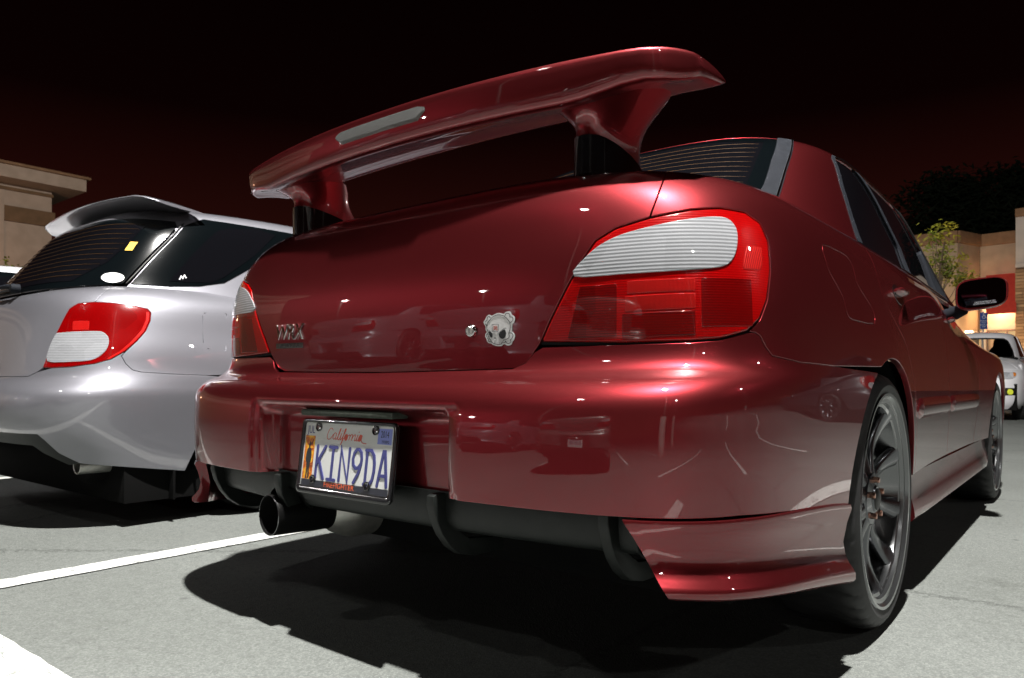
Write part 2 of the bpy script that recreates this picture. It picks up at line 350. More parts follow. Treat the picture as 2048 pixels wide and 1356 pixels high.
# ---------------------------------------------------------------- materials
def mat(name, base, rough=.5, metal=0, coat=0, coat_rough=.03, spec=.5, emit=None, es=1, trans=0, ior=1.5, alpha=1):
    m = bpy.data.materials.new(name); m.use_nodes = True; b = m.node_tree.nodes['Principled BSDF']
    b.inputs['Base Color'].default_value = (*base, 1); b.inputs['Roughness'].default_value = rough; b.inputs['Metallic'].default_value = metal
    b.inputs['Coat Weight'].default_value = coat; b.inputs['Coat Roughness'].default_value = coat_rough; b.inputs['Specular IOR Level'].default_value = spec
    b.inputs['Transmission Weight'].default_value = trans; b.inputs['IOR'].default_value = ior; b.inputs['Alpha'].default_value = alpha
    if emit: b.inputs['Emission Color'].default_value = (*emit, 1); b.inputs['Emission Strength'].default_value = es
    return m
def nodes(m): return m.node_tree.nodes, m.node_tree.links, m.node_tree.nodes['Principled BSDF']
def nn(N, t, **k):
    n = N.new(t)
    for a, v in k.items():
        if a in n.inputs: n.inputs[a].default_value = v
        else: setattr(n, a, v)
    return n
def ramp(N, stops):
    r = N.new('ShaderNodeValToRGB'); e = r.color_ramp.elements
    while len(e) < len(stops): e.new(.5)
    for q, (p, c) in zip(e, stops): q.position = p; q.color = (*c, 1) if len(c) == 3 else c
    return r
def grained(name, c0, c1, scale, rough=.8, bump=.2, bscale=None, dist=.004, **k):   # noisy colour with fine relief
    m = mat(name, c0, rough, **k); N, L, b = nodes(m); t = nn(N, 'ShaderNodeTexCoord'); a = nn(N, 'ShaderNodeTexNoise', Scale=scale, Detail=6.0)
    L.new(t.outputs['Object'], a.inputs['Vector']); r = ramp(N, [(.3, c0), (.7, c1)]); L.new(a.outputs[0], r.inputs[0]); L.new(r.outputs[0], b.inputs['Base Color'])
    if bump:
        n2 = nn(N, 'ShaderNodeTexNoise', Scale=bscale or scale*8, Detail=4.0); L.new(t.outputs['Object'], n2.inputs['Vector'])
        q = nn(N, 'ShaderNodeBump', Strength=bump, Distance=dist); L.new(n2.outputs[0], q.inputs['Height']); L.new(q.outputs[0], b.inputs['Normal'])
    return m
def paint(name, base, rough, metal, flake=.05, coat=1.0, pearl=None, fac=.2):
    m = mat(name, base, rough, metal, coat, .012); N, L, b = nodes(m); b.inputs['Coat IOR'].default_value = 1.62; t = nn(N, 'ShaderNodeTexCoord')
    v = nn(N, 'ShaderNodeTexVoronoi', Scale=900.0); L.new(t.outputs['Object'], v.inputs['Vector'])
    q = nn(N, 'ShaderNodeBump', Strength=flake, Distance=.001); L.new(v.outputs['Color'], q.inputs['Height']); L.new(q.outputs[0], b.inputs['Normal'])
    n = nn(N, 'ShaderNodeTexNoise', Scale=14.0, Detail=8.0, Roughness=.75); L.new(t.outputs['Object'], n.inputs['Vector'])       # dust and faint swirl marks in the lacquer
    r = ramp(N, [(.35, (.004, .004, .004)), (.80, (.022, .022, .022))]); L.new(n.outputs[0], r.inputs[0]); L.new(r.outputs[0], b.inputs['Coat Roughness'])
    if pearl:                                                         # second, paler flake layer under the same lacquer
        b2 = nn(N, 'ShaderNodeBsdfPrincipled'); b2.inputs['Base Color'].default_value = (*pearl, 1); b2.inputs['Metallic'].default_value = 1; b2.inputs['Roughness'].default_value = .50; b2.inputs['Coat Weight'].default_value = coat; b2.inputs['Coat IOR'].default_value = 1.62
        L.new(r.outputs[0], b2.inputs['Coat Roughness']); L.new(q.outputs[0], b2.inputs['Normal']); mx = nn(N, 'ShaderNodeMixShader'); mx.inputs[0].default_value = fac
        out = [n_ for n_ in N if n_.type == 'OUTPUT_MATERIAL'][0]; L.new(b.outputs[0], mx.inputs[1]); L.new(b2.outputs[0], mx.inputs[2]); L.new(mx.outputs[0], out.inputs[0])
    return m
M = {}
M['red'] = paint('red_paint', (.150, .0016, .0085), .37, .93, pearl=(.62, .17, .15), fac=.07)
M['silver'] = paint('silver_paint', (.25, .25, .28), .48, .7)
M['white'] = paint('white_paint', (.72, .72, .75), .4, .0, .01)
M['dark'] = paint('dark_paint', (.02, .02, .024), .4, .3)
M['grey'] = paint('grey_paint', (.30, .30, .33), .36, .6)
M['taupe'] = paint('taupe_paint', (.13, .125, .12), .36, .5)
M['black'] = mat('black_trim', (.012, .012, .013), .45)
M['gloss_black'] = mat('gloss_black_trim', (.006, .006, .007), .12, coat=1)
M['seal'] = mat('seal_rubber', (.008, .008, .008), .7, spec=.2)
M['diff'] = grained('diffuser_plastic', (.007, .0088, .0082), (.011, .013, .012), 30, .45, .12, 400, .0006, spec=.3)
M['under'] = mat('underbody', (.006, .006, .006), .9, spec=.05)
M['glass'] = mat('tinted_glass', (.003, .003, .004), .015, coat=0, spec=.5)
M['frit'] = mat('glass_border', (.0018, .0028, .0034), .10)
M['weather'] = grained('weathered_trim', (.008, .0095, .013), (.014, .016, .021), 40, .7, .1, spec=.12)
M['chrome'] = mat('chrome', (.75, .75, .76), .08, 1)
M['dull_metal'] = grained('dull_metal', (.42, .42, .40), (.55, .54, .50), 60, .35, .1, metal=.8)
M['rubber'] = grained('tyre_rubber', (.014, .014, .0145), (.024, .024, .0245), 25, .55, .25, 500, .0006, spec=.4)
M['gun'] = mat('gunmetal', (.12, .125, .135), .26, .9, .5, .05)
M['lip'] = mat('rim_lip', (.17, .175, .18), .20, .9, .6, .04)
M['bronze'] = mat('bronze_nut', (.50, .27, .20), .25, 1)
M['disc'] = mat('brake_disc', (.10, .10, .10), .45, .9)
M['wire'] = mat('defroster_wire', (.09, .042, .012), .6, spec=.1)
M['wire2'] = mat('fine_defroster_wire', (.045, .022, .007), .6, spec=.1)
M['wht'] = mat('white_vinyl', (.80, .80, .80), .35, coat=.3)
M['ink'] = mat('black_ink', (.01, .012, .014), .5)
M['greyink'] = mat('grey_ink', (.25, .25, .27), .5)
M['redink'] = mat('red_ink', (.55, .07, .04), .5)
M['orangeink'] = mat('orange_ink', (.62, .10, .03), .5)
M['navy'] = mat('navy_ink', (.035, .038, .16), .4)
M['yellow'] = mat('yellow_vinyl', (.75, .45, .02), .5)
M['paper'] = mat('paper', (.5, .48, .6), .8)
M['cyanink'] = mat('blue_vinyl', (.20, .24, .60), .5)
def lens(name, base, rough, wave, strength=.25, coat=1.0, var=.25, vert=False, mul=.18):
    m = mat(name, base, rough, 0, coat, .01, spec=.15); N, L, b = nodes(m); t = nn(N, 'ShaderNodeTexCoord')
    w = nn(N, 'ShaderNodeTexWave', Scale=wave, bands_direction='X' if vert else 'Z', wave_profile='SIN'); L.new(t.outputs['Object'], w.inputs['Vector'])
    q = nn(N, 'ShaderNodeBump', Strength=strength, Distance=.002); L.new(w.outputs['Fac'], q.inputs['Height']); L.new(q.outputs[0], b.inputs['Normal'])
    n = nn(N, 'ShaderNodeTexVoronoi', Scale=9.0, distance='CHEBYCHEV'); L.new(t.outputs['Object'], n.inputs['Vector'])      # reflector cells behind the lens
    dk = tuple(c*(1-var) for c in base); r = ramp(N, [(.0, base), (1.0, dk)]); L.new(n.outputs['Color'], r.inputs[0])
    mx = nn(N, 'ShaderNodeMix', data_type='RGBA', blend_type='MULTIPLY'); mx.inputs[0].default_value = mul; L.new(r.outputs[0], mx.inputs[6]); L.new(w.outputs['Color'], mx.inputs[7]); L.new(mx.outputs[2], b.inputs['Base Color'])
    return m
M['lens_red'] = lens('red_lens', (.36, .0006, .001), .25, 70, .12)
M['lens_wag'] = lens('wagon_red_lens', (.24, .0006, .001), .2, 70, .12, var=.45)
M['lens_deep'] = lens('deep_red_lens', (.17, .0004, .0006), .25, 70, .15, var=.5)
M['lens_clear'] = lens('clear_lens', (.36, .37, .39), .3, 48, .22, var=.25, mul=.40)
M['lens_reflex'] = lens('reflex_lens', (.50, .003, .0015), .5, 160, .5, vert=True)
M['lens_dots'] = lens('third_light_lens', (.22, .22, .215), .25, 160, .9, vert=True)
# asphalt
def asphalt(name, lo, hi, spark=.42):
    m = mat(name, lo, .85, spec=.3); N, L, b = nodes(m); t = nn(N, 'ShaderNodeTexCoord')
    v = nn(N, 'ShaderNodeTexVoronoi', Scale=260.0); n1 = nn(N, 'ShaderNodeTexNoise', Scale=38.0, Detail=8.0, Roughness=.7); n2 = nn(N, 'ShaderNodeTexNoise', Scale=.9, Detail=5.0)
    for x in (v, n1, n2): L.new(t.outputs['Object'], x.inputs['Vector'])
    r1 = ramp(N, [(.05, tuple(c*.86 for c in lo)), (.45, lo), (.80, hi), (.975, hi), (1.0, (spark,)*3)]); L.new(v.outputs['Color'], r1.inputs[0])
    r2 = ramp(N, [(.30, (.74, .74, .74)), (.46, (.96, .96, .96)), (.75, (1.08, 1.08, 1.08))]); L.new(n1.outputs[0], r2.inputs[0])
    r3 = ramp(N, [(.3, (.86, .86, .85)), (.7, (1.10, 1.10, 1.10))]); L.new(n2.outputs[0], r3.inputs[0])
    a = nn(N, 'ShaderNodeMix', data_type='RGBA', blend_type='MULTIPLY'); a.inputs[0].default_value = 1; L.new(r1.outputs[0], a.inputs[6]); L.new(r2.outputs[0], a.inputs[7])
    c = nn(N, 'ShaderNodeMix', data_type='RGBA', blend_type='MULTIPLY'); c.inputs[0].default_value = 1; L.new(a.outputs[2], c.inputs[6]); L.new(r3.outputs[0], c.inputs[7])
    sv = nn(N, 'ShaderNodeTexVoronoi', Scale=2.6, Randomness=1.0); sn = nn(N, 'ShaderNodeTexNoise', Scale=2.2, Detail=9.0, Roughness=.65); L.new(t.outputs['Object'], sv.inputs['Vector']); L.new(t.outputs['Object'], sn.inputs['Vector'])
    s1 = ramp(N, [(.012, (.42, .42, .43)), (.045, (1, 1, 1))]); L.new(sv.outputs['Distance'], s1.inputs[0])            # gum spots and drips
    s2 = ramp(N, [(.30, (.80, .80, .79)), (.42, (1, 1, 1)), (.60, (1, 1, 1)), (.74, (.86, .86, .85))]); L.new(sn.outputs[0], s2.inputs[0])
    cv = nn(N, 'ShaderNodeTexVoronoi', Scale=.55, feature='DISTANCE_TO_EDGE'); cw = nn(N, 'ShaderNodeMix', data_type='RGBA'); cw.inputs[0].default_value = .12; L.new(t.outputs['Object'], cw.inputs[6]); L.new(n1.outputs['Color'], cw.inputs[7]); L.new(cw.outputs[2], cv.inputs['Vector'])
    s3 = ramp(N, [(.0, (.55, .55, .55)), (.006, (1, 1, 1))]); L.new(cv.outputs['Distance'], s3.inputs[0])
    for sx_ in (s1, s2, s3):
        c2 = nn(N, 'ShaderNodeMix', data_type='RGBA', blend_type='MULTIPLY'); c2.inputs[0].default_value = 1; L.new(c.outputs[2], c2.inputs[6]); L.new(sx_.outputs[0], c2.inputs[7]); c = c2
    L.new(c.outputs[2], b.inputs['Base Color'])
    ad = nn(N, 'ShaderNodeMath', operation='ADD'); L.new(v.outputs['Distance'], ad.inputs[0]); L.new(n1.outputs[0], ad.inputs[1])
    q = nn(N, 'ShaderNodeBump', Strength=.38, Distance=.004); L.new(ad.outputs[0], q.inputs['Height']); L.new(q.outputs[0], b.inputs['Normal'])
    return m, c
M['asphalt'], _ = asphalt('asphalt', (.122, .131, .124), (.158, .169, .159))
def road_paint():
    m, c = asphalt('road_paint', (.122, .131, .124), (.158, .169, .159)); N, L, b = nodes(m); t = nn(N, 'ShaderNodeTexCoord')
    n = nn(N, 'ShaderNodeTexNoise', Scale=16.0, Detail=10.0, Roughness=.72); v = nn(N, 'ShaderNodeTexVoronoi', Scale=5.0, feature='DISTANCE_TO_EDGE'); w = nn(N, 'ShaderNodeTexNoise', Scale=6.0, Detail=4.0)
    mp = nn(N, 'ShaderNodeMix', data_type='RGBA'); mp.inputs[0].default_value = .25; L.new(t.outputs['Object'], mp.inputs[6]); L.new(w.outputs['Color'], mp.inputs[7])
    L.new(t.outputs['Object'], n.inputs['Vector']); L.new(t.outputs['Object'], w.inputs['Vector']); L.new(mp.outputs[2], v.inputs['Vector'])
    r = ramp(N, [(.34, (0, 0, 0)), (.43, (1, 1, 1))]); L.new(n.outputs[0], r.inputs[0]); r2 = ramp(N, [(.004, (.25, .25, .25)), (.012, (1, 1, 1))]); L.new(v.outputs['Distance'], r2.inputs[0])
    mu = nn(N, 'ShaderNodeMath', operation='MULTIPLY'); L.new(r.outputs[0], mu.inputs[0]); L.new(r2.outputs[0], mu.inputs[1])
    mx = nn(N, 'ShaderNodeMix', data_type='RGBA'); L.new(mu.outputs[0], mx.inputs[0]); L.new(c.outputs[2], mx.inputs[6]); mx.inputs[7].default_value = (.50, .51, .49, 1); L.new(mx.outputs[2], b.inputs['Base Color'])
    return m
M['paintline'] = road_paint()
# ---------------------------------------------------------------- ground, painted lines, lamp posts
def sheet(name, x0, y0, x1, y1, z, m, parent=None, **k):
    return mk(name, [(x0, y0, z), (x1, y0, z), (x1, y1, z), (x0, y1, z)], [(0, 1, 2, 3)], m, parent, smooth=False, **k)
sheet('parking_lot', -160, -120, 160, 220, 0, M['asphalt'], kind='structure')
def worn_strip(name, a, b, w, z=.004):                               # painted stripe with slightly ragged edges
    a = np.array(a[:2], float); b = np.array(b[:2], float); L_ = np.linalg.norm(b-a); d = (b-a)/L_; n = np.array([-d[1], d[0]]); k = max(2, int(L_/.05)); V = []; F = []
    for i in range(k+1):
        p = a+d*L_*i/k
        for s in (-1, 1): q = p+n*s*(w/2+random.uniform(-.0025, .0025)); V.append((q[0], q[1], z))
    for i in range(k): F.append((2*i, 2*i+2, 2*i+3, 2*i+1))
    return mk(name, V, F, M['paintline'], smooth=False, kind='structure')
worn_strip('bay_line', (-1.225, -.54, 0), (-1.235, 5.2, 0), .105)
worn_strip('bay_line', (-3.95, -.54, 0), (-3.95, 5.2, 0), .105)
worn_strip('bay_line', (1.62, 1.55, 0), (1.62, 5.2, 0), .105)
worn_strip('bay_line', (-9.0, -.53, 0), (1.67, -.46, 0), .16, .008)
for x_ in (-3.9, -1.2, 1.5, 4.2): worn_strip('bay_line', (x_, -3.6, 0), (x_, -8.6, 0), .105)
worn_strip('bay_line', (1.9, -1.55, 0), (7.5, -1.55, 0), .105); worn_strip('bay_line', (2.6, 1.2, 0), (7.5, 1.2, 0), .105); worn_strip('bay_line', (2.6, 3.9, 0), (7.5, 3.9, 0), .105)
M['concrete'] = grained('concrete', (.28, .27, .25), (.38, .37, .34), 6, .9, .3, 60)
M['pole'] = mat('pole_paint', (.06, .055, .05), .5, .2)
M['lamp_glow'] = mat('lamp_lens', (.8, .8, .8), .3, emit=(1, .97, .92), es=60)
def lamp_post(base, head, power, label, col=(1, .97, .93), radius=.11):
    t = thing('lamp_post', label, 'lamp post', (base[0], base[1], 0), 0, 'parking lot lamp posts'); hx, hy = head[0]-base[0], head[1]-base[1]; hz = head[2]
    tube('pole', [(0, 0, 0), (0, 0, hz*.5), (0, 0, hz+.25)], [.085, .075, .06], M['pole'], t)
    lathe_b = bmesh.new(); bmesh.ops.create_cone(lathe_b, cap_ends=True, segments=20, radius1=.26, radius2=.24, depth=.7, matrix=Matrix.Translation((0, 0, .35))); mkbm('footing', lathe_b, M['concrete'], t, bevel=.01)
    tube('arm', [(0, 0, hz+.18), (hx*.5, hy*.5, hz+.24), (hx*.96, hy*.96, hz+.20)], .04, M['pole'], t)
    hb = box_bm((hx-.28, hy-.2, hz+.13), (hx+.28, hy+.2, hz+.28)); mkbm('lamp_head', hb, M['pole'], t, bevel=.03)
    box('lamp_lens', (hx-.22, hy-.15, hz+.105), (hx+.22, hy+.15, hz+.128), M['lamp_glow'], t)
    ld = bpy.data.lights.new('lamp', 'POINT'); ld.energy = power; ld.color = col; ld.shadow_soft_size = radius
    lo = obj('lamp', ld, t); lo.location = (hx, hy, hz)
    return t
KEY = lamp_post((3.9, -4.0), (1.42, -.60, 8.0), 9800, 'tall lamp post with its lit head reaching over the red car', radius=.10)
lamp_post((-4.2, -9.5), (-3.0, -6.2, 8.5), 130, 'added fill lamp post, out of view behind the row of cars across the aisle, left', radius=.14)  # added fill for the rear faces and the cars opposite
lamp_post((9.5, -8.0), (8.8, -7.2, 8.0), 250, 'added fill lamp post, out of view at the far right behind the camera', radius=.14)  # unseen post added for fill and glints in the paint
lamp_post((13.0, 6.0), (12.0, 6.0, 8.0), 260, 'added fill lamp post, out of view to the right of the red car', radius=.14)  # added off-frame light for the red car's flank and wheels
lamp_post((-6.8, 21.0), (-6.0, 20.6, 6.3), 620, 'added lamp post lighting the tan shop and young tree, hidden behind the red car', radius=.14)  # added out of sight to light the young tree and shop front
lamp_post((-25.0, -18.6), (-24.0, -18.0, 5.2), 850, 'added far lamp post for sheen on the boot lid, unseen behind the rows, towards the left', radius=.10)  # added low and far off so the boot lid catches a sheen
lamp_post((-19.6, -25.0), (-19.0, -24.0, 5.2), 850, 'added far lamp post for sheen on the boot lid, unseen behind the rows, nearer the aisle', radius=.10)  # second added lamp, spreads the boot lid sheen sideways
# ---------------------------------------------------------------- generic vehicle pieces
class Fn(Loft):                                                       # any surface given as a function of (u, v)
    def __init__(s, f): s.f = f
    def __call__(s, u, v): return s.f(np.asarray(u, float), np.asarray(v, float))
def make_wheel(parent, x, y, z, R=.31, side=1, spokes=10, tread=True):
    t = obj('wheel', None, parent); t.location = (x, y, z); t.rotation_euler = (0, 0, 0 if side > 0 else math.pi)
    # tyre: x = 0 is the outer face
    prof = [(.244, -.012), (.254, -.006), (.266, .001), (.278, .004), (.288, .000), (.298, -.007), (.305, -.018), (.309, -.034), (.310, -.055), (.310, -.085), (.310, -.12), (.310, -.15), (.309, -.172), (.303, -.190), (.28, -.205), (.25, -.198)]
    n = 228; V = []; F = []; k = len(prof)
    for i in range(n):
        for j, (r, px) in enumerate(prof):
            sk = {5: 0, 6: 0, 7: 1, 8: 2, 9: 3, 10: 3, 11: 4, 12: 5}.get(j, 0); g = ((i+sk) % 6 == 0); dr = 0
            if g and j in (6, 7, 8, 11, 12): dr = .008 if j != 6 else .006
            if j in (9,): dr = .006
            if g and j == 5: dr = .002
            a = 2*math.pi*i/n; V.append((px, (r-dr)*math.cos(a), (r-dr)*math.sin(a)))
    for i in range(n):
        for j in range(k-1): F.append((i*k+j, ((i+1) % n)*k+j, ((i+1) % n)*k+j+1, i*k+j+1))
    bm = bmesh.new(); vs = [bm.verts.new(v) for v in V]
    for f in F: bm.faces.new([vs[q] for q in f])
    mkbm('tyre', bm, M['rubber'], t, angle=math.radians(34))
    lathe('rim', [(.258, -.010), (.262, -.002), (.259, .003), (.252, .002), (.246, -.006), (.236, -.008), (.233, -.016), (.226, -.019), (.223, -.035), (.215, -.06), (.200, -.10), (.196, -.19)], M['lip'], t, 96)
    lathe('hub', [(.006, -.022), (.030, -.022), (.034, -.026), (.062, -.031), (.066, -.036), (.068, -.07), (.0, -.08)], M['gun'], t, 48)
    lathe('centre_cap', [(.0001, -.017), (.020, -.0175), (.026, -.020), (.028, -.024)], M['black'], t, 32)
    for i in range(5):
        a = 2*math.pi*(i+.25)/5; b = bmesh.new(); bmesh.ops.create_cone(b, cap_ends=True, segments=6, radius1=.0085, radius2=.0075, depth=.020)
        b.transform(Matrix.Translation((-.026, .047*math.cos(a), .047*math.sin(a))) @ Matrix.Rotation(math.pi/2, 4, 'Y')); mkbm('wheel_nut', b, M['bronze'], t, bevel=.001)
    secs = []
    for s in np.linspace(0, 1, 12):
        r = .052+.182*s; w = .0150+.007*s+.010*s**5+.010*(1-s)**4; dx = -.030-.020*math.sin(math.pi*min(1, s*1.0))*.9+.016*s**2; h = .030-.008*s
        pts = []
        for q in range(14):
            an = 2*math.pi*q/14; cx = abs(math.cos(an))**.7*math.copysign(1, math.cos(an)); sn = abs(math.sin(an))**.7*math.copysign(1, math.sin(an))
            pts.append((dx-h/2+h/2*sn, w*cx, r))
        secs.append(pts)
    V0, F0 = loft_secs(secs)
    me = None
    for i in range(spokes):
        if me is None:
            b = bmesh.new(); vs = [b.verts.new(v) for v in V0]
            for f in F0: b.faces.new([vs[q] for q in f])
            sp = mkbm('spoke', b, M['gun'], t, angle=math.radians(50)); me = sp.data
        else: sp = obj('spoke', me, t)
        sp.rotation_euler = (2*math.pi*(i+.15)/spokes, 0, 0)
    lathe('brake_disc', [(.0, -.085), (.155, -.085), (.157, -.088), (.157, -.105), (.0, -.107)], M['disc'], t, 48)
    cal = bmesh.new(); box_bm((-.125, -.17, -.06), (-.075, -.10, .06), cal); mkbm('brake_caliper', cal, M['under'], t, bevel=.01)
    return t
def arc_uv(L, yc, zc, r, z0, n=26, rev=False):
    a0 = math.asin(min(1, max(-1, (z0-zc)/r))); th = np.linspace(math.pi-a0, a0, n); P = [(yc+r*math.cos(t), zc+r*math.sin(t)) for t in th]
    return [tuple(q) for q in L.uv_side([p[0] for p in P], [p[1] for p in P])]
def side_uv(L, pts): return [tuple(q) for q in L.uv_side([p[0] for p in pts], [p[1] for p in pts])]
def on_surface(L, u, v, lift=.001):
    p = L(u, v); a, b, n = L.frame(u, v); a = a/np.linalg.norm(a); ay = np.cross(n, a); return (p+n*lift, a, ay)
def sub(fr, x, y, d=0):                                               # a point shifted within a local frame
    o, ax, ay = [Vector(q) for q in fr]; return (o+ax*x+ay*y+ax.cross(ay).normalized()*d, ax, ay)
def strip(name, L, P, w, h, m, parent, n=4, lift=0, **k):             # raised moulding along a surface path
    secs = []; P = np.asarray(P, float)
    for i in range(len(P)):
        d = P[min(i+1, len(P)-1)]-P[max(i-1, 0)]; d = d/np.linalg.norm(d); nrm = np.array([-d[1], d[0]]); s = []
        e = 1 if 0 < i < len(P)-1 else .3
        for t in np.linspace(-1, 1, n*2+1):
            q = P[i]+nrm*t*w/2*e; p = L(q[0], q[1]); _, _, N = L.frame(q[0], q[1]); s.append(tuple(p+N*(lift+h*e*max(0, 1-t*t)**.5)))
        q0 = P[i]; _, _, N = L.frame(q0[0], q0[1]); s.append(tuple(L(q0[0], q0[1])-N*.004)); secs.append(s)
    return lofted(name, secs, m, parent, **k)
def front_end(root, m, glass, sill=.20):                              # bonnet, nose and windscreen
    V = []; F = []; nx, ny = 13, 10
    for j in range(ny):
        t = j/(ny-1); y = 2.98+1.22*t; w = .70-.06*t**2; z0 = .965-.16*t-.06*t**3
        for i in range(nx):
            s = -1+2*i/(nx-1); V.append((w*s, y+.10*(1-s*s)*t, z0-.035*abs(s)**3+.02*(1-s*s)))
    for j in range(ny-1):
        for i in range(nx-1): a = j*nx+i; F.append((a, a+1, a+nx+1, a+nx))
    mk('bonnet', V, F, m, root)
    secs = []
    for z, yf, w in ((.22, 4.20, .74), (.32, 4.32, .80), (.45, 4.37, .82), (.58, 4.36, .82), (.68, 4.30, .79), (.74, 4.22, .74)):
        s = []
        for i in range(25):
            a = math.pi*i/24; cx = math.cos(a); sx_ = math.sin(a); s.append((w*math.copysign(abs(cx)**.45, cx), 3.86+(yf-3.86)*abs(sx_)**.55, z))
        secs.append(s)
    V, F = loft_secs(secs, False, False); F = [f[::-1] for f in F]; mk('front_bumper', V, F, m, root)
    for s in (-1, 1):
        b = bmesh.new(); bmesh.ops.create_uvsphere(b, u_segments=20, v_segments=12, radius=1); b.transform(Matrix.Translation((.62*s, 4.22, .66)) @ Matrix.Diagonal((.13, .10, .085, 1))); mkbm('headlight', b, M['lens_clear'], root)
def roof_uv(T, z): return float(np.interp(z, T.sp.Y[:, 3], T.vk))
M['exh'] = mat('blackened_steel', (.004, .004, .004), .5, .0, spec=.12)
M['navyband'] = mat('black_band', (.018, .02, .03), .3, coat=.5)
M['plate'] = mat('plate_white', (.56, .57, .56), .45, coat=.3)
M['mirror_glass'] = mat('mirror_glass', (.035, .042, .06), .02, 1)
# ---------------------------------------------------------------- the red sedan
B = red_body(); BL = red_lid(B); T = red_top(); ARCH = .342
RED = thing('sedan', 'glossy dark red sedan with a tall rear wing, licence plate KIN9DA and dark alloy wheels', 'car')
O = OUT; Lt = O['light']; low = [Lt[18], Lt[17], Lt[16], Lt[15]]
jn = (.846, .364)
archR = arc_uv(B, .975, .31, ARCH, .336, 30)
archF = arc_uv(B, 3.50, .31, ARCH, .336, 26)
za = [i for i, p in enumerate(archR) if p[1] > B.vk[6]-.004]; cut = za[0]
half = [(0, .307)]+O['lid']+[(.449, .352)]+low+[jn]+O['bumpseam'][:-1]+[(1.30, .300)]+archR[:cut][::-1]
rear_bumper = panel('rear_bumper', B, half+[(archR[0][0]-.006, .003), (1.0, .024), (.8, .036), (.62, .036), (.3, .032), (-.3, .032), (-.62, .036), (-.8, .036), (-1.0, .024), (-archR[0][0]+.006, .003)]+mir(half[1:]), M['red'], RED, step=.0125)
lidR = [(0, .307)]+O['lid']+Lt[0:7]+O['lidseam']+[(.722, .76), (.75, .87), (.77, 1.0), (.76, 1.12)]
trunk = panel('trunk_lid', BL, lidR+mir(lidR[1:]), M['red'], RED, step=.014)
for sgn in (1, -1):
    Q = (lambda P: P) if sgn > 0 else mir
    tl = panel('tail_light', BL, Q(Lt), M['lens_red'], RED, step=.012, gap=.0065, hem=.02, lift=.0015, rnd=.004)
    panel('clear_lens', BL, Q(crom(O['clear'], True, 3)), M['lens_clear'], tl, step=.012, gap=0, hem=.003, lift=.0034, rnd=.0015)
    panel('reflex_lens', BL, Q(O['reflex']), M['lens_reflex'], tl, step=.012, gap=0, hem=.001, lift=.0020)
    for a_, b_, c_, d_ in ((.485, .600, .366, .455), (.612, .735, .362, .402), (.617, .735, .408, .432), (.621, .735, .438, .458), (.747, .838, .376, .458)):
        panel('lens_cell', BL, Q([(a_+.02*(a_ < .5), c_), (b_, c_), (b_, d_), (a_+.045*(a_ < .5), d_)]), M['lens_deep'] if (d_-c_) > .03 else M['lens_reflex'], tl, step=.014, gap=0, hem=.0006, lift=.0019)
    panel('light_gasket', BL, Q(Lt), M['seal'], tl, step=.02, gap=-.003, hem=0, lift=-.006)
    dseam = side_uv(B, [(1.17, 1.0), (1.085, .935), (1.058, .87), (1.055, .81), (1.10, .765), (1.14, .735), (1.20, .69), (1.265, .60), (1.315, .50), (1.345, .42), (1.352, .337)])
    dseam = crom(dseam, False, 3)
    quarter = [Lt[6]]+O['lidseam']+[(.722, .76), (.75, .87), (.77, 1.0), (.76, 1.12), (1.5, 1.12), (dseam[0][0]+.02, .80)]+dseam+archR[cut:][::-1]+O['bumpseam'][:-1][::-1]+[jn]+Lt[15:5:-1][:-1]
    qp = panel('quarter_panel', B, Q(quarter), M['red'], RED, holes=[Q(crom(O['fuel'], True, 2))], step=.018)
    panel('fuel_door', B, Q(crom(O['fuel'], True, 2)), M['red'], RED, step=.02)
    yb, yf = 2.06, 2.87
    vt = .80
    bl = side_uv(B, [(yb, .337), (yb-.02, .6), (yb, .98)]); fl = side_uv(B, [(yf-.12, .337), (yf, .6), (yf+.03, .93)])
    rd = panel('rear_door', B, Q(dseam[::1]+[bl[0], bl[1], bl[2], (bl[2][0], vt), (dseam[0][0]+.02, vt)]), M['red'], RED, step=.03, stepu=.04)
    fd = panel('front_door', B, Q([bl[0]]+[fl[0], fl[1], fl[2], (fl[2][0], vt), (bl[2][0], vt), bl[2], bl[1]]), M['red'], RED, step=.03, stepu=.04)
    e = side_uv(B, [(3.98, .337), (3.98, .80)])
    panel('front_wing', B, Q([fl[0]]+archF+[e[0], e[1], (e[1][0], vt), (fl[2][0], vt), fl[2], fl[1]]), M['red'], RED, step=.025, stepu=.03)
    # side protection strips, handles, sill
    for d_, a_, b_ in ((rd, 1.335, yb-.03), (fd, yb+.01, yf-.06)):
        P = side_uv(B, [(y, .522) for y in np.linspace(a_, b_, 24)]); strip('door_moulding', B, Q(P), .058, .011, M['red'], d_)
    for d_, yh, zh in ((rd, 1.27, .838), (fd, 2.32, .835)):
        c = side_uv(B, [(yh, zh)])[0]; oc = [(c[0]+.062*math.cos(t), c[1]+.030*math.sin(t)) for t in np.linspace(0, 2*math.pi, 20, endpoint=False)]
        panel('handle_recess', B, Q(oc), M['gloss_black'], d_, step=.015, gap=0, hem=.001, lift=.0012)
        P = [(c[0]-.06+.12*i/6, c[1]+.006) for i in range(7)]; strip('handle', B, Q(P), .020, .020, M['red'], d_, lift=.004)
    secs = []
    for y in np.linspace(1.33, 3.14, 14):
        f = 1-.25*math.exp(-((y-1.33)/.05)**2)-.3*math.exp(-((y-3.14)/.06)**2); x0 = .842
        prof = [(x0-.02, .345), (x0+.002, .335), (x0+.004, .30), (x0+.012, .262), (x0+.024*f, .235), (x0+.026*f, .218), (x0+.012, .205), (x0-.05, .20), (x0-.08, .24)]
        secs.append([(sgn*px, y, pz) for px, pz in prof])
    lofted('side_skirt', secs, M['red'], RED, angle=50)
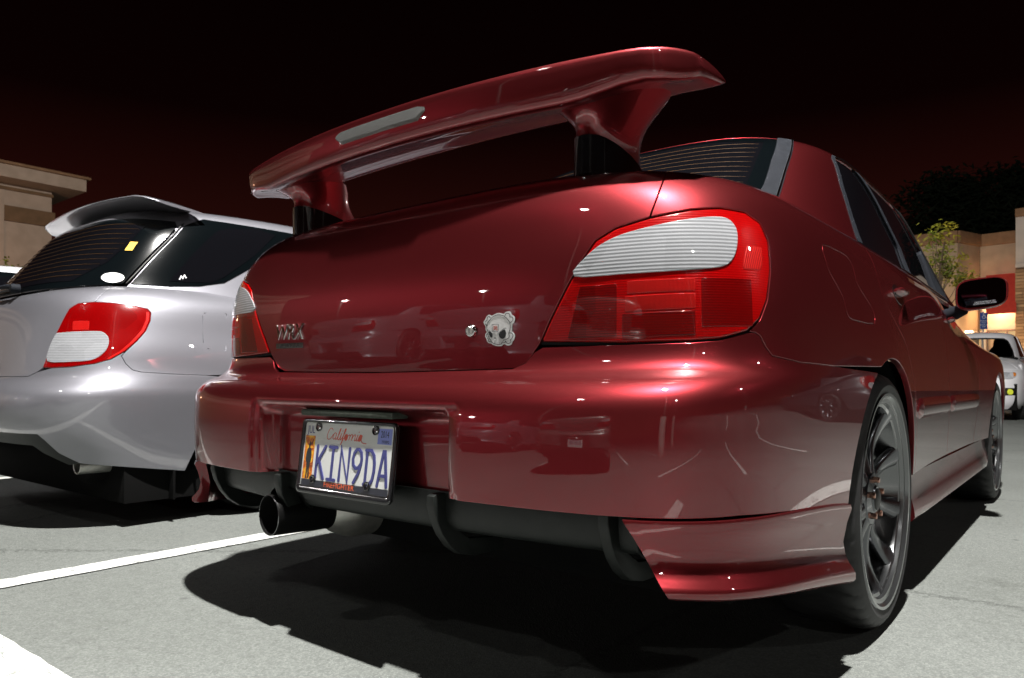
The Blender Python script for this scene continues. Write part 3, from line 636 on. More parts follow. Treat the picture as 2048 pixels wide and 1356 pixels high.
    # wheel-well liners and wheels
    for yc in WHEEL_Y:
        secs = []
        for t in np.linspace(-.25, math.pi+.25, 22): secs.append([(sgn*.836, yc+.36*math.cos(t), .31+.36*math.sin(t)), (sgn*.45, yc+.36*math.cos(t), .31+.36*math.sin(t)), (sgn*.45, yc+.37*math.cos(t), .31+.37*math.sin(t)), (sgn*.836, yc+.37*math.cos(t), .31+.37*math.sin(t))])
        lofted('arch_liner', secs, M['under'], RED)
        make_wheel(RED, sgn*.862, yc, .31, side=sgn)
    # spat under the bumper corner
    secs = []
    prof = [(-.012, 1.0), (-.004, .985), (-.002, .93), (-.010, .75), (-.016, .50), (-.010, .33), (-.002, .24), (.007, .17), (.011, .12), (.011, .05), (.005, .0), (-.03, .01), (-.04, .5), (-.03, .95)]
    for a_ in np.linspace(0, 1, 26):
        s_ = []
        zt = .374-.006*a_-.022*a_**3; zb = .250-.034*a_-.032*a_**2
        for o_, f_ in prof:
            u_ = .612+(.070*(1-f_)*(1-a_)**2)+a_*(archR[0][0]-.006-.612); u_ = min(u_, archR[0][0]-.004)
            p = B(sgn*u_, .004); _, _, n_ = B.frame(sgn*u_, .06); n_[2] = 0; n_ /= np.linalg.norm(n_)
            q = p+n_*(o_+.005+.006*f_); s_.append((q[0], q[1], zb+(zt-zb)*f_))
        secs.append(s_)
    lofted('rear_spat', secs, M['red'], RED, angle=60)
BS = red_body(); BS.mods = (flare, nose_taper)
panel('inner_shell', BS, [(-1.0, .0), (1.0, .0), (.98, .40), (2.9, .40), (2.9, .70), (.9, 1.08), (-.9, 1.08), (-2.9, .70), (-2.9, .40), (-.98, .40)], M['under'], RED, step=.04, gap=0, hem=0, lift=-.075)
box('underbody', (-.74, .30, .19), (.74, 4.05, .33), M['under'], RED)
front_end(RED, M['red'], M['glass'])
# --- cabin: glass and pillars
gl = [(.52, .05), (.545, .15)]+O['glassR'][::-1]+[(.665, .551), (.50, .556), (.25, .556), (0, .556)]
tr = [(.575, .05), (.59, .14)]+O['trimR'][::-1]+[(.79, .585)]
hole_rear = tr+[(.60, .575), (.3, .577), (0, .578)]
hole_rear = hole_rear+mir(hole_rear[:-1])
dlo_r = side_uv(T, [(1.335, 1.012), (1.385, 1.10), (1.455, 1.22), (1.535, 1.33), (1.58, 1.352)])
dlo_t = [(T.uj+(y-2.1), roof_uv(T, z)) for y, z in ((2.1, 1.365), (2.42, 1.365), (2.52, 1.350))]
dlo_f = [(T.uj+(y-2.1), roof_uv(T, z)) for y, z in ((2.80, 1.18), (3.05, 1.015), (3.05, .990))]
dlo_b = side_uv(T, [(2.09, .988), (1.6, .992)])
dlo = dlo_r+dlo_t+dlo_f+dlo_b
frontR = [(T.uj+(y-2.1), roof_uv(T, z)) for y, z in ((3.22, .968), (3.12, 1.03), (2.90, 1.18), (2.62, 1.36), (2.50, 1.41), (2.42, 1.43))]
ro = [(0, .002), (1.0, .002)]+frontR+[(T.uj+.3, T.vmax-.001)]
ro = ro+mir(ro[1:])
roof = panel('roof', T, ro, M['red'], RED, holes=[hole_rear, dlo, mir(dlo)], step=.026, stepu=.03)
rg = panel('rear_window', T, gl+mir(gl[:-1]), M['glass'], RED, step=.03, gap=0, hem=.004, lift=-.003)
inner = [(.47, .085), (.505, .20), (.555, .37), (.605, .505), (.40, .525), (0, .528)]
inner = inner+mir(inner[:-1])
panel('window_border', T, gl+mir(gl[:-1]), M['frit'], rg, holes=[inner], step=.03, gap=.001, hem=0, lift=-.0022)
for k_ in range(13):
    v_ = .115+.031*k_; um = np.interp(v_, [.085, .20, .37, .505], [.46, .495, .545, .59]); P = [(u, v_+.004*math.cos(u*2)) for u in np.linspace(-um, um, 25)]
    strip('defroster_line', T, P, .0011, .0003, M['wire'], rg, n=1, lift=-.0026)
for sgn in (1, -1):
    Q = (lambda P: P) if sgn > 0 else mir
    panel('window_trim', T, Q(gl[:6]+[(.70, .572)]+tr[::-1]), M['weather'], RED, step=.02, gap=.0, hem=.006, lift=.003, rnd=.004)
    P = crom([(tr[i][0]-.004, tr[i][1]) for i in range(len(tr))], False, 3); strip('trim_bead', T, Q(P), .007, .004, M['chrome'], RED, lift=.003)
    B1 = side_uv(T, [(1.985, .988), (2.02, 1.10), (1.93, 1.24), (1.80, 1.363)]); B2 = side_uv(T, [(2.045, .988), (2.075, 1.10), (1.985, 1.24), (1.855, 1.363)])
    w1 = dlo_r+[B1[3], B1[2], B1[1], B1[0]]+dlo_b[1:]
    w2 = [B2[0], B2[1], B2[2], B2[3]]+dlo_t+dlo_f
    panel('rear_door_window', T, Q(w1), M['glass'], RED, step=.04, gap=.002, hem=.003, lift=-.006)
    panel('front_door_window', T, Q(w2), M['glass'], RED, step=.04, gap=.002, hem=.003, lift=-.006)
    panel('door_pillar', T, Q(B1+B2[::-1]), M['weather'], RED, step=.03, gap=0, hem=.006, lift=.001)
    ins = [(u+.028, v) for u, v in dlo_r]; ins[0] = (ins[0][0]+.01, ins[0][1])
    panel('window_trim', T, Q(dlo_r+ins[::-1]), M['weather'], RED, step=.03, gap=.0, hem=.006, lift=.002)
    topP = crom([dlo_r[-1]]+dlo_t, False, 4); strip('drip_rail', T, Q(topP), .022, .006, M['gloss_black'], RED, lift=0)
    fP = crom(dlo_t[-1:]+dlo_f[:2], False, 5); strip('window_trim', T, Q(fP), .03, .006, M['black'], RED, lift=0)
    bP = crom([(dlo_b[1][0]-.25, dlo_b[1][1])]+[dlo_b[1], dlo_b[0]]+[dlo_f[2]], False, 4); strip('belt_seal', T, Q(bP), .020, .006, M['gloss_black'], RED, lift=0)
    # door mirror
    mr = obj('door_mirror', None, RED); mr.location = (sgn*.897, 2.56, .962)
    secs = []
    for t_ in np.linspace(0, 1, 9):
        y_ = -.045+.15*t_; k_ = (1-max(0, (t_-.25)/.75)**2.2)**.5 if t_ < 1 else .02; k_ = max(k_, .05)*(1 if t_ > 0.01 else .97); s_ = []
        for an in np.linspace(0, 2*math.pi, 28, endpoint=False):
            cx, sn = math.cos(an), math.sin(an); px = .092*math.copysign(abs(cx)**.55, cx)*k_; pz = .064*math.copysign(abs(sn)**.6, sn)*k_*(1+.12*math.copysign(abs(cx)**.55, cx)*sgn*-.5); s_.append((px-.02*sgn*t_, y_, pz+.07*px*sgn))
        secs.append(s_)
    lofted('mirror_housing', secs, M['red'], mr, angle=60)
    gpoly = [(.084*math.copysign(abs(math.cos(a))**.5, math.cos(a)), .0565*math.copysign(abs(math.sin(a))**.55, math.sin(a))) for a in np.linspace(0, 2*math.pi, 28, endpoint=False)]
    gpoly = [(x, y+.07*x*sgn) for x, y in gpoly]
    flat_panel('mirror_glass', gpoly, ((0, -.0465, 0), (1, 0, 0), (0, 0, 1)), M['mirror_glass'], mr, .0015)
    if sgn > 0:
        text_poly('mirror_lettering', 'OBJECTS IN MIRROR ARE', .0085, ((.012, -.0485, -.036), (1, 0, .07), (0, 0, 1)), M['greyink'], mr, xs=.75, depth=.0001)
        text_poly('mirror_lettering', 'CLOSER THAN THEY APPEAR', .0085, ((.012, -.0485, -.043), (1, 0, .07), (0, 0, 1)), M['greyink'], mr, xs=.72, depth=.0001)
    tube('mirror_arm', [(-sgn*.07, .02, -.055), (-sgn*.12, .05, -.075), (-sgn*.17, .08, -.085)], [.026, .030, .036], M['weather'], mr)
    tri = [(2.70, .985), (3.02, .985), (2.98, 1.03), (2.74, 1.19)]
    uvt = [(T.uj+(y-2.1), roof_uv(T, z)) for y, z in tri]; panel('mirror_base', T, Q(uvt), M['weather'], RED, step=.03, gap=0, hem=.01, lift=.004)
wsV = []; wsF = []
for j in range(7):
    t_ = j/6
    for i in range(13):
        s_ = -1+2*i/12; wsV.append((s_*(.69-.17*t_), 3.26-.76*t_+.16*(1-s_*s_)*(1-.5*t_), .965+.455*t_))
for j in range(6):
    for i in range(12): a = j*13+i; wsF.append((a, a+13, a+14, a+1))
mk('windscreen', wsV, wsF, M['glass'], RED)
mk('parcel_shelf', [(-.66, .95, 1.0), (.66, .95, 1.0), (.66, 3.1, 1.0), (-.66, 3.1, 1.0)], [(0, 1, 2, 3)], M['under'], RED)
# --- rear wing on its two stands
wing = obj('rear_wing', None, RED)
WX = .705
def wing_y(x): return .108+.085*(abs(x)/WX)**2.2+.055*max(0, (abs(x)-.60)/.105)**2
def wing_z(x): return 1.196-.010*(abs(x)/WX)**2
sec = [(0, 0), (.10, .005), (.30, .009), (.55, .007), (.80, -.001), (.95, -.011), (1.0, -.019), (.985, -.027), (.90, -.032), (.65, -.038), (.40, -.046), (.20, -.055), (.09, -.058), (.035, -.052), (.008, -.036), (-.006, -.014)]
sec = [tuple(q) for q in crom(sec, True, 2)]
secs = []
xs_ = np.concatenate([np.linspace(-WX, -WX+.05, 6), np.linspace(-WX+.08, WX-.08, 33), np.linspace(WX-.05, WX, 6)])
for x in xs_:
    e = max(0, (abs(x)-(WX-.05))/.05); k_ = math.sqrt(max(.0, 1-e*e))*.62+.38 if e > 0 else 1; ch = .215-.040*(abs(x)/WX)**2-.055*max(0, (abs(x)-.60)/.105)**2; thin = 1-.30*sm(.45, .66, abs(x))
    secs.append([(x, wing_y(x)+ch*(a if e == 0 else .5+(a-.5)*(1-.06*e)), wing_z(x)+(b*1.3+.026)*k_*thin-.026*thin) for a, b in sec])
lofted('wing_blade', secs, M['red'], wing, angle=70)
for sgn in (1, -1):
    def sect(cx, cy, w, l, z, slope, n=28, sq=.75):
        s_ = []
        for an in np.linspace(0, 2*math.pi, n, endpoint=False):
            c_, s2 = math.cos(an), math.sin(an); px = w*math.copysign(abs(c_)**sq, c_); py = l*math.copysign(abs(s2)**sq, s2)
            taper = 1-.45*max(0, py/l)**1.5; s_.append((sgn*cx+px*taper, cy+py, z+slope*(py)))
        return s_
    # black plinth: upright at the back, running out to nothing at the front
    b0 = sect(.470, .345, .042, .125, 1.00, .0); b1 = [(x, y, 1.076-.09*max(0, (y-.24))**1.25*3.3) for x, y, z in sect(.470, .345, .042, .125, 1.1, 0)]
    lofted('wing_plinth', [b0, b1], M['gloss_black'], wing, angle=40)
    secs = []
    for t_ in np.linspace(0, 1, 9):
        f_ = t_**1.7; w_ = .036+.085*f_; l_ = .122-.024*math.sin(math.pi*min(1, t_*1.1))+.0*f_; cy = .345-.065*t_; s_ = []
        for x, y, z in sect(.470+.035*f_, cy, w_, l_, 0, 0):
            zb = 1.078-.09*max(0, (y-.24))**1.25*3.3; zt = wing_z(.47)-.036; s_.append((x, y, zb+(zt-zb)*t_))
        secs.append(s_)
    lofted('wing_stand', secs, M['red'], wing, angle=60)
tls = []
for x in np.linspace(-.148, .148, 15):
    e = 1 if abs(x) < .14 else .7; y0 = wing_y(x); z0 = wing_z(x)
    tls.append([(x, y0-.0035*e+.002, z0-.016), (x, y0-.0055*e+.003, z0-.020), (x, y0-.001-.0045*e, z0-.040*e), (x, y0+.010-.004*e, z0-.049*e), (x, y0+.03, z0-.045), (x, y0+.03, z0-.02)])
lofted('third_brake_light', tls, M['lens_dots'], wing, angle=50)
# --- boot furniture
lockf = on_surface(BL, .275, .390)
def disc_bm(r, h, fr, rin=0, n=28, dome=0):
    o, ax, ay = [Vector(q) for q in fr]; nz = ax.cross(ay).normalized(); bm = bmesh.new(); bmesh.ops.create_cone(bm, cap_ends=True, segments=n, radius1=r, radius2=r-dome, depth=h, matrix=Matrix.Translation((0, 0, h/2)))
    bm.transform(Matrix(((ax.x, ay.x, nz.x, o.x), (ax.y, ay.y, nz.y, o.y), (ax.z, ay.z, nz.z, o.z), (0, 0, 0, 1)))); return bm
mkbm('lock_barrel', disc_bm(.0145, .006, lockf, dome=.003), M['chrome'], trunk, bevel=.001)
mkbm('lock_face', disc_bm(.0085, .0075, lockf, dome=.001), M['dull_metal'], trunk)
flat_panel('key_slot', [(-.0008, -.0045), (.0008, -.0045), (.0008, .0045), (-.0008, .0045)], sub(lockf, 0, 0, .0076), M['ink'], trunk, .0002)
bf = on_surface(BL, -.348, .405, .0008)
text_poly('badge_letters', 'WRX', .054, sub(bf, 0, .006), M['chrome'], trunk, shear=.18, xs=.96, depth=.0022, bev=.0012)
flat_panel('badge_strip', [(-.060, -.033), (.060, -.033), (.0605, -.020), (-.0595, -.020)], sub(bf, 0, 0), M['chrome'], trunk, .002)
text_poly('badge_lettering', 'IMPREZA', .0155, sub(bf, 0, -.0267, .0022), M['ink'], trunk, xs=1.45, depth=.0002)
# skull-and-crossbones sticker
st = obj('skull_sticker', None, trunk, label='white skull and crossbones sticker with angry black eyes'); sf = on_surface(BL, .347, .390, .0012)
def SP(P): return [((x-1155)*9.4e-5, (665-y)*7.35e-5) for x, y in P]
def stroke(name, P, w, m, d, parent=st, fr=sf, rounded=True): return flat_panel(name, ribbon_poly(SP(crom(P, False, 4) if rounded and len(P) > 2 else P), w), sub(fr, 0, 0, d), m, parent, .0002)
so = [(745, 440), (790, 370), (830, 300), (900, 260), (970, 290), (1080, 245), (1180, 235), (1280, 265), (1340, 225), (1400, 210), (1460, 230), (1490, 300), (1550, 350), (1570, 430), (1540, 520), (1500, 560), (1490, 700), (1480, 740), (1530, 790), (1555, 860), (1530, 960), (1490, 1010), (1460, 1080), (1390, 1110), (1320, 1095), (1290, 1070), (1240, 1080), (1200, 1115), (1090, 1110), (980, 1075), (930, 1040), (860, 1020), (810, 960), (800, 900), (770, 840), (780, 770), (815, 720), (790, 660), (790, 570), (755, 500)]
st_w = flat_panel('sticker_sheet', SP(crom(so, True, 3)), sf, M['wht'], st, .0004)
for i_, P in enumerate(([(935, 970), (910, 940), (870, 870), (850, 780), (860, 720), (825, 640), (830, 540), (850, 480), (950, 360), (1050, 300), (1160, 285), (1280, 320), (1370, 400), (1430, 500), (1445, 600), (1430, 700), (1400, 780), (1410, 860), (1390, 910), (1310, 950), (1250, 965)],
        [(935, 970), (960, 1020), (1040, 1055), (1130, 1070), (1200, 1055), (1220, 1010), (1290, 1020), (1310, 990)], [(930, 350), (900, 310), (850, 330), (835, 410), (790, 440), (785, 500), (830, 545)],
        [(1320, 320), (1350, 265), (1420, 270), (1450, 330), (1445, 362), (1510, 375), (1520, 450), (1450, 520)], [(1420, 780), (1480, 790), (1510, 860), (1470, 940), (1440, 960), (1450, 1010), (1400, 1055), (1340, 1040), (1315, 985)], [(860, 760), (810, 800), (820, 870), (850, 900), (860, 970), (910, 990), (935, 965)])):
    stroke('skull_outline', P, .0011, M['ink'], .0005+.00012*i_)
for P in ([(880, 700), (940, 750), (970, 800), (965, 860), (935, 880), (900, 840), (875, 770)], [(1140, 780), (1270, 680), (1310, 700), (1330, 780), (1310, 870), (1250, 925), (1190, 910), (1150, 860)]):
    flat_panel('eye_socket', SP(crom(P, True, 3)), sub(sf, 0, 0, .0006), M['ink'], st, .0003)
for P in ([(855, 665), (900, 690), (990, 795)], [(1110, 795), (1270, 665), (1350, 650)]): stroke('brow_line', P, .0007, M['ink'], .0014)
flat_panel('nose_mark', SP([(1010, 910), (1062, 910), (1035, 860)]), sub(sf, 0, 0, .0006), M['ink'], st, .0003)
for x in (965, 1010, 1055, 1105, 1150): stroke('tooth_line', [(x, 985+(x-965)*.15), (x+4, 1025+(x-965)*.18)], .0004, M['greyink'], .0006)
bx_ = [(970, 530), (1140, 542), (1122, 730), (966, 716)]
for i_ in range(4): stroke('stamp_frame', [bx_[i_], bx_[(i_+1) % 4]], .0011, M['greyink'], .0006+.0002*(i_ % 2))
for i_, P in enumerate(([(1000, 575), (1105, 580)], [(1035, 580), (1008, 640)], [(1020, 610), (1055, 612), (1035, 665), (1000, 690)], [(1015, 635), (1035, 655)], [(1078, 585), (1074, 680), (1105, 690), (1110, 665)], [(1108, 605), (1078, 640)])): stroke('stamp_stroke', P, .0008, M['redink'], .0006+.00015*i_, rounded=False)
# --- number plate in its frame
pl = obj('number_plate', None, RED, label='white licence plate reading KIN9DA in a black frame'); INC = .125
pf = (Vector((.004, .020, .430)), Vector((.97, 0, 0)), Vector((0, math.sin(INC), math.cos(INC)))*.95)
def rrect(w, h, r, n=5, cx=0, cy=0):
    P = []
    for sx_, sy_, a0 in ((1, 1, 0), (-1, 1, math.pi/2), (-1, -1, math.pi), (1, -1, 1.5*math.pi)):
        for k_ in range(n+1): a = a0+math.pi/2*k_/n; P.append((cx+sx_*(w/2-r)+r*math.cos(a), cy+sy_*(h/2-r)+r*math.sin(a)))
    return P
def ring(name, outer, inner, fr, m, parent, thick):                   # flat frame with a hole
    o, ax, ay = [Vector(q) for q in fr]; nz = ax.cross(ay); n = len(outer); bm = bmesh.new()
    def pt(p, d): return bm.verts.new(o+ax*p[0]+ay*p[1]+nz*d)
    a = [pt(p, 0) for p in outer]; b = [pt(p, thick*.75) for p in outer]; mid = [pt(((p[0]*.7+q[0]*.3), (p[1]*.7+q[1]*.3)), thick) for p, q in zip(outer, inner)]; c = [pt(q, thick*.6) for q in inner]; d = [pt(q, 0) for q in inner]
    for s, e in ((a, b), (b, mid), (mid, c), (c, d)):
        for i in range(n): bm.faces.new((s[i], s[(i+1) % n], e[(i+1) % n], e[i]))
    return mkbm(name, bm, m, parent, angle=math.radians(50))
flat_panel('plate_blank', rrect(.306, .153, .008), sub(pf, 0, 0), M['plate'], pl, .0014)
ring('plate_frame', rrect(.326, .174, .013, 5, 0, -.003), rrect(.304, .149, .007, 5, 0, .0005), sub(pf, 0, 0, .0002), M['gloss_black'], pl, .006)
flat_panel('plate_back', rrect(.318, .166, .01, 5, 0, -.003), sub(pf, 0, 0, -.006), M['black'], pl, .0055)
flat_panel('slogan_band', [(-.149, -.0735), (.149, -.0735), (.149, -.0585), (-.149, -.0585)], sub(pf, 0, 0, .0014), M['navyband'], pl, .0004)
text_poly('slogan_lettering', 'FIREFIGHTER', .0165, sub(pf, -.012, -.066, .0020), M['orangeink'], pl, xs=1.12, depth=.0002)
CH = {'K': [[(0, 0), (0, 1)], [(1, 1), (0, .42)], [(.3, .56), (1, 0)]], 'I': [[(.05, 1), (.95, 1)], [(.5, 1), (.5, 0)], [(.05, 0), (.95, 0)]], 'N': [[(0, 0), (0, 1), (1, 0), (1, 1)]],
      '9': [[(1.0, .72), (.90, .91), (.62, 1.0), (.35, .99), (.10, .88), (.0, .70), (.10, .52), (.38, .43), (.70, .46), (.93, .58)], [(1.0, .74), (.97, .58), (.78, .32), (.28, 0)]],
      'D': [[(.1, 0), (.1, 1)], [(-.02, 1), (.55, 1), (.88, .86), (1, .62), (1, .38), (.88, .14), (.55, 0), (-.02, 0)]], 'A': [[(0, 0), (.42, 1), (.58, 1), (1, 0)], [(.17, .30), (.83, .30)]]}
x_ = -.0985
for ch in 'KIN9DA':
    w_ = .0290; h_ = .0740
    for i_, P in enumerate(CH[ch]): flat_panel('plate_character', ribbon_poly([(x_+p[0]*w_, -.0530+p[1]*h_) for p in P], .0074), sub(pf, 0, 0, .0014), M['navy'], pl, .0014+.0003*i_)
    x_ += .0424
def SC2(P, s=.001): return [(p[0]*s, p[1]*s) for p in P]
cal = [[(-51, 58), (-55, 62), (-61, 61), (-67, 53), (-70, 43), (-67, 37), (-60, 37), (-54, 42), (-49, 48)], [(-38, 51), (-43, 52), (-48, 46), (-49, 40), (-45, 37), (-40, 41), (-37, 50), (-40, 40), (-38, 37), (-34, 40)],
       [(-34, 40), (-27, 52), (-23, 62), (-26, 60), (-31, 45), (-31, 38), (-28, 37), (-24, 41)], [(-24, 41), (-20, 51), (-23, 40), (-21, 37), (-17, 41)], [(-17, 41), (-9, 53), (-5, 62), (-9, 60), (-16, 35), (-20, 27), (-18, 29), (-13, 38), (-8, 43)],
       [(-1, 50), (-6, 49), (-9, 43), (-7, 38), (-2, 37), (2, 43), (1, 49), (-1, 50), (3, 47), (8, 50)], [(8, 50), (10, 47), (7, 38), (9, 44), (15, 51), (19, 49)], [(19, 49), (16, 38), (21, 47), (27, 51), (28, 47), (26, 40), (28, 37), (32, 41)],
       [(32, 41), (36, 50), (33, 40), (35, 37), (39, 41)], [(50, 50), (45, 51), (40, 45), (39, 39), (43, 37), (48, 41), (51, 49), (49, 41), (51, 36), (57, 33), (66, 33)]]
for i_, P in enumerate(cal): flat_panel('state_lettering', ribbon_poly(SC2(crom(P, False, 5)), .0017), sub(pf, 0, .002, .0014), M['redink'], pl, .0003+.00008*(i_ % 5))
for p in ((-17, 56.5), (39, 56)): flat_panel('state_lettering', ribbon_poly(SC2([p, (p[0]+1, p[1]+2.2)]), .0017), sub(pf, 0, .002, .0014), M['redink'], pl, .0003)
text_poly('month_sticker', 'JUL', .026, sub(pf, -.1295, .0575, .0016), M['navy'], pl, xs=.72, depth=.0002)
flat_panel('year_sticker', [(.102, .036), (.146, .036), (.146, .070), (.102, .070)], sub(pf, 0, 0, .0014), M['cyanink'], pl, .0003)
text_poly('year_lettering', '2014', .021, sub(pf, .124, .057, .0018), M['ink'], pl, xs=.62, depth=.0002)
text_poly('year_lettering', '2928892', .0085, sub(pf, .127, .0415, .0018), M['ink'], pl, xs=.8, depth=.0001)
def flame():
    m = mat('flame_print', (.8, .3, .02), .5); N, L, b = nodes(m); t = nn(N, 'ShaderNodeTexCoord'); n = nn(N, 'ShaderNodeTexNoise', Scale=60.0, Detail=6.0, Distortion=1.2); L.new(t.outputs['Object'], n.inputs['Vector'])
    r = ramp(N, [(.32, (.10, .012, .0)), (.45, (.50, .10, .005)), (.58, (.70, .32, .01)), (.72, (.72, .58, .05))]); L.new(n.outputs[0], r.inputs[0]); L.new(r.outputs[0], b.inputs['Base Color']); return m
M['flame'] = flame()
flat_panel('picture_strip', [(-.148, -.0575), (-.112, -.0575), (-.112, .044), (-.148, .044)], sub(pf, 0, 0, .0014), M['flame'], pl, .0003)
man = [(-5, 0), (-4.5, 20), (-6, 34), (-8, 33), (-9, 42), (-8, 54), (-5.5, 61), (-2.2, 64), (-2.5, 69), (-4.6, 70), (-4, 71.5), (-2, 72), (-1.5, 76), (0, 78), (1.8, 76), (2.2, 72), (4.4, 71), (4.6, 69.8), (2.6, 69), (2.4, 64), (6, 61), (8, 53), (8.6, 42), (7.5, 33), (6.2, 34), (5, 20), (5.5, 0), (1.5, 0), (.2, 22), (-1.2, 0)]
flat_panel('figure_print', [(-.130+p[0]*.00115, -.056+p[1]*.00112) for p in man], sub(pf, 0, 0, .0017), M['ink'], pl, .0002)
for px, py in ((-.102, .0645), (.094, .0645)): mkbm('plate_screw', disc_bm(.0062, .0028, sub(pf, px, py, .0014), dome=.002), M['chrome'], pl); ring('screw_tab', [(px+.011*math.cos(a), py+.011*math.sin(a)+.001) for a in np.linspace(0, 2*math.pi, 20, endpoint=False)], [(px+.0066*math.cos(a), py+.0066*math.sin(a)) for a in np.linspace(0, 2*math.pi, 20, endpoint=False)], sub(pf, 0, 0, .0016), M['gloss_black'], pl, .003)
for px, py in ((-.105, -.0565), (.083, -.0565)): ring('screw_tab', [(px+.010*math.cos(a), py+.010*math.sin(a)) for a in np.linspace(0, 2*math.pi, 20, endpoint=False)], [(px+.004*math.cos(a), py+.005*math.sin(a)) for a in np.linspace(0, 2*math.pi, 20, endpoint=False)], sub(pf, 0, 0, .0021), M['gloss_black'], pl, .004)
M['foam'] = grained('plate_lamp_plastic', (.030, .036, .028), (.055, .064, .050), 90, .9, .5, 300, .002)
box('plate_lamp', (-.150, .016, .517), (.155, .075, .5305), M['foam'], RED, .005)
box('plate_bracket', (-.12, .032, .36), (.12, .075, .50), M['black'], RED)
# --- diffuser with fins
dprof = Spline([0, .02, .05, .085, .12, .2, .36], [(.050, .380), (.048, .361), (.050, .333), (.060, .307), (.088, .296), (.165, .286), (.33, .270)])
def dfn(u, v):
    p = dprof(v); bend = np.clip(np.abs(u)/.66, 0, 1); return np.stack([u, p[..., 0]+.055*bend**2.5, p[..., 1]+.0*u], -1)
DF = Fn(dfn)
exo = [(-.262+.078*math.cos(a)*1.0, .088+.050*math.sin(a)) for a in np.linspace(0, 2*math.pi, 36, endpoint=False)]
df = panel('diffuser', DF, [(-.66, .002), (.66, .002), (.66, .35), (-.66, .35)], M['diff'], RED, holes=[exo], step=.018, gap=0, hem=.006)
for fx in (-.618, -.256, .256, .618):
    prof = [(.036, .376), (.028, .372), (.027, .355), (.036, .325), (.052, .295), (.075, .268), (.105, .248), (.15, .238), (.24, .235), (.24, .262), (.13, .275), (.09, .30), (.075, .33), (.075, .376)]
    yo = -.010+.055*(abs(fx)/.66)**2.5; secs = []
    for dx, k_ in ((-.0105, .5), (-.0095, .9), (-.008, 1), (.008, 1), (.0095, .9), (.0105, .5)):
        secs.append([(fx+dx, yo+.10+(y-.10)*(1-.05*(1-k_)), .31+(z-.31)*(1-.05*(1-k_))) for y, z in prof])
    lofted('diffuser_fin', secs, M['diff'], df, angle=40)
for fx in (-.40, .05, .40, .60): mkbm('rivet', disc_bm(.004, .002, on_surface(DF, fx, .016, .0005), dome=.001), M['black'], df)
# --- exhaust
ex = obj('exhaust', None, RED); ex.location = (-.292, .028, .272); ex.rotation_euler = (-.02, 0, -.10)
def lathe_y(name, prof, m, parent, n=48):
    o = lathe(name, prof, m, parent, n, 40); o.data.transform(Matrix.Rotation(math.pi/2, 4, 'Z')); return o
lathe_y('tip', [(.046, .0), (.0475, -.0015), (.049, .0), (.0495, .004), (.0495, .16)], M['exh'], ex)
lathe_y('tip_lining', [(.0462, .0005), (.044, .02), (.043, .30), (.001, .31)], M['under'], ex)
lathe_y('tip_edge', [(.0470, -.0008), (.0478, -.0018), (.0488, -.0008)], M['lip'], ex)
lathe_y('silencer', [(.0490, .155), (.060, .17), (.074, .20), (.078, .215), (.078, .50), (.02, .53)], M['dull_metal'], ex, 40)
# ---------------------------------------------------------------- the silver wagon in the next bay
S = sil_body(); ST = sil_top()
WAG = thing('wagon', 'silver wagon with a roof spoiler parked left of the red sedan', 'car', (-2.55, 0, 0))
sl = O['s_light']; s_arch = arc_uv(S, .975, .31, .345, .345, 26)
scut = [i for i, p in enumerate(s_arch) if p[1] > .425][0]
gate_low = [(0, .428), (.30, .428)]+O['s_gate'][1:]
sb_low = [sl[18], sl[17], sl[16], sl[15], sl[14]]
s_val = [(0, .188), (.351, .188)]+O['s_val'][1:]
hb = gate_low+sb_low+O['s_seam']+s_arch[:scut][::-1]+[O['s_bot'][3], O['s_bot'][2], O['s_bot'][1]]+s_val[::-1][:-1]
full = hb+mir(hb[1:])
sbump = panel('rear_bumper', S, gate_low+sb_low+O['s_seam']+s_arch[:scut][::-1]+[O['s_bot'][3], O['s_bot'][2], O['s_bot'][1]]+s_val[::-1]+mir((gate_low+sb_low+O['s_seam']+s_arch[:scut][::-1]+[O['s_bot'][3], O['s_bot'][2], O['s_bot'][1]]+s_val[::-1])[1:-1]), M['silver'], WAG, step=.02)
val = [(0, .187), (.351, .187)]+O['s_val'][1:]+[(.66, .05), (.56, .10), (.52, .135), (0, .14)]
panel('lower_valance', S, val+mir(val[1:-1]), M['diff'], WAG, step=.02, gap=-.003, hem=.03, lift=-.010)
gR = gate_low+sl[0:7]+[(.738, .745)]+O['s_gseam']+[(.77, .87)]
sgate = panel('tailgate', S, gR+[(0, .87)]+mir(gR[1:]), M['silver'], WAG, step=.022)
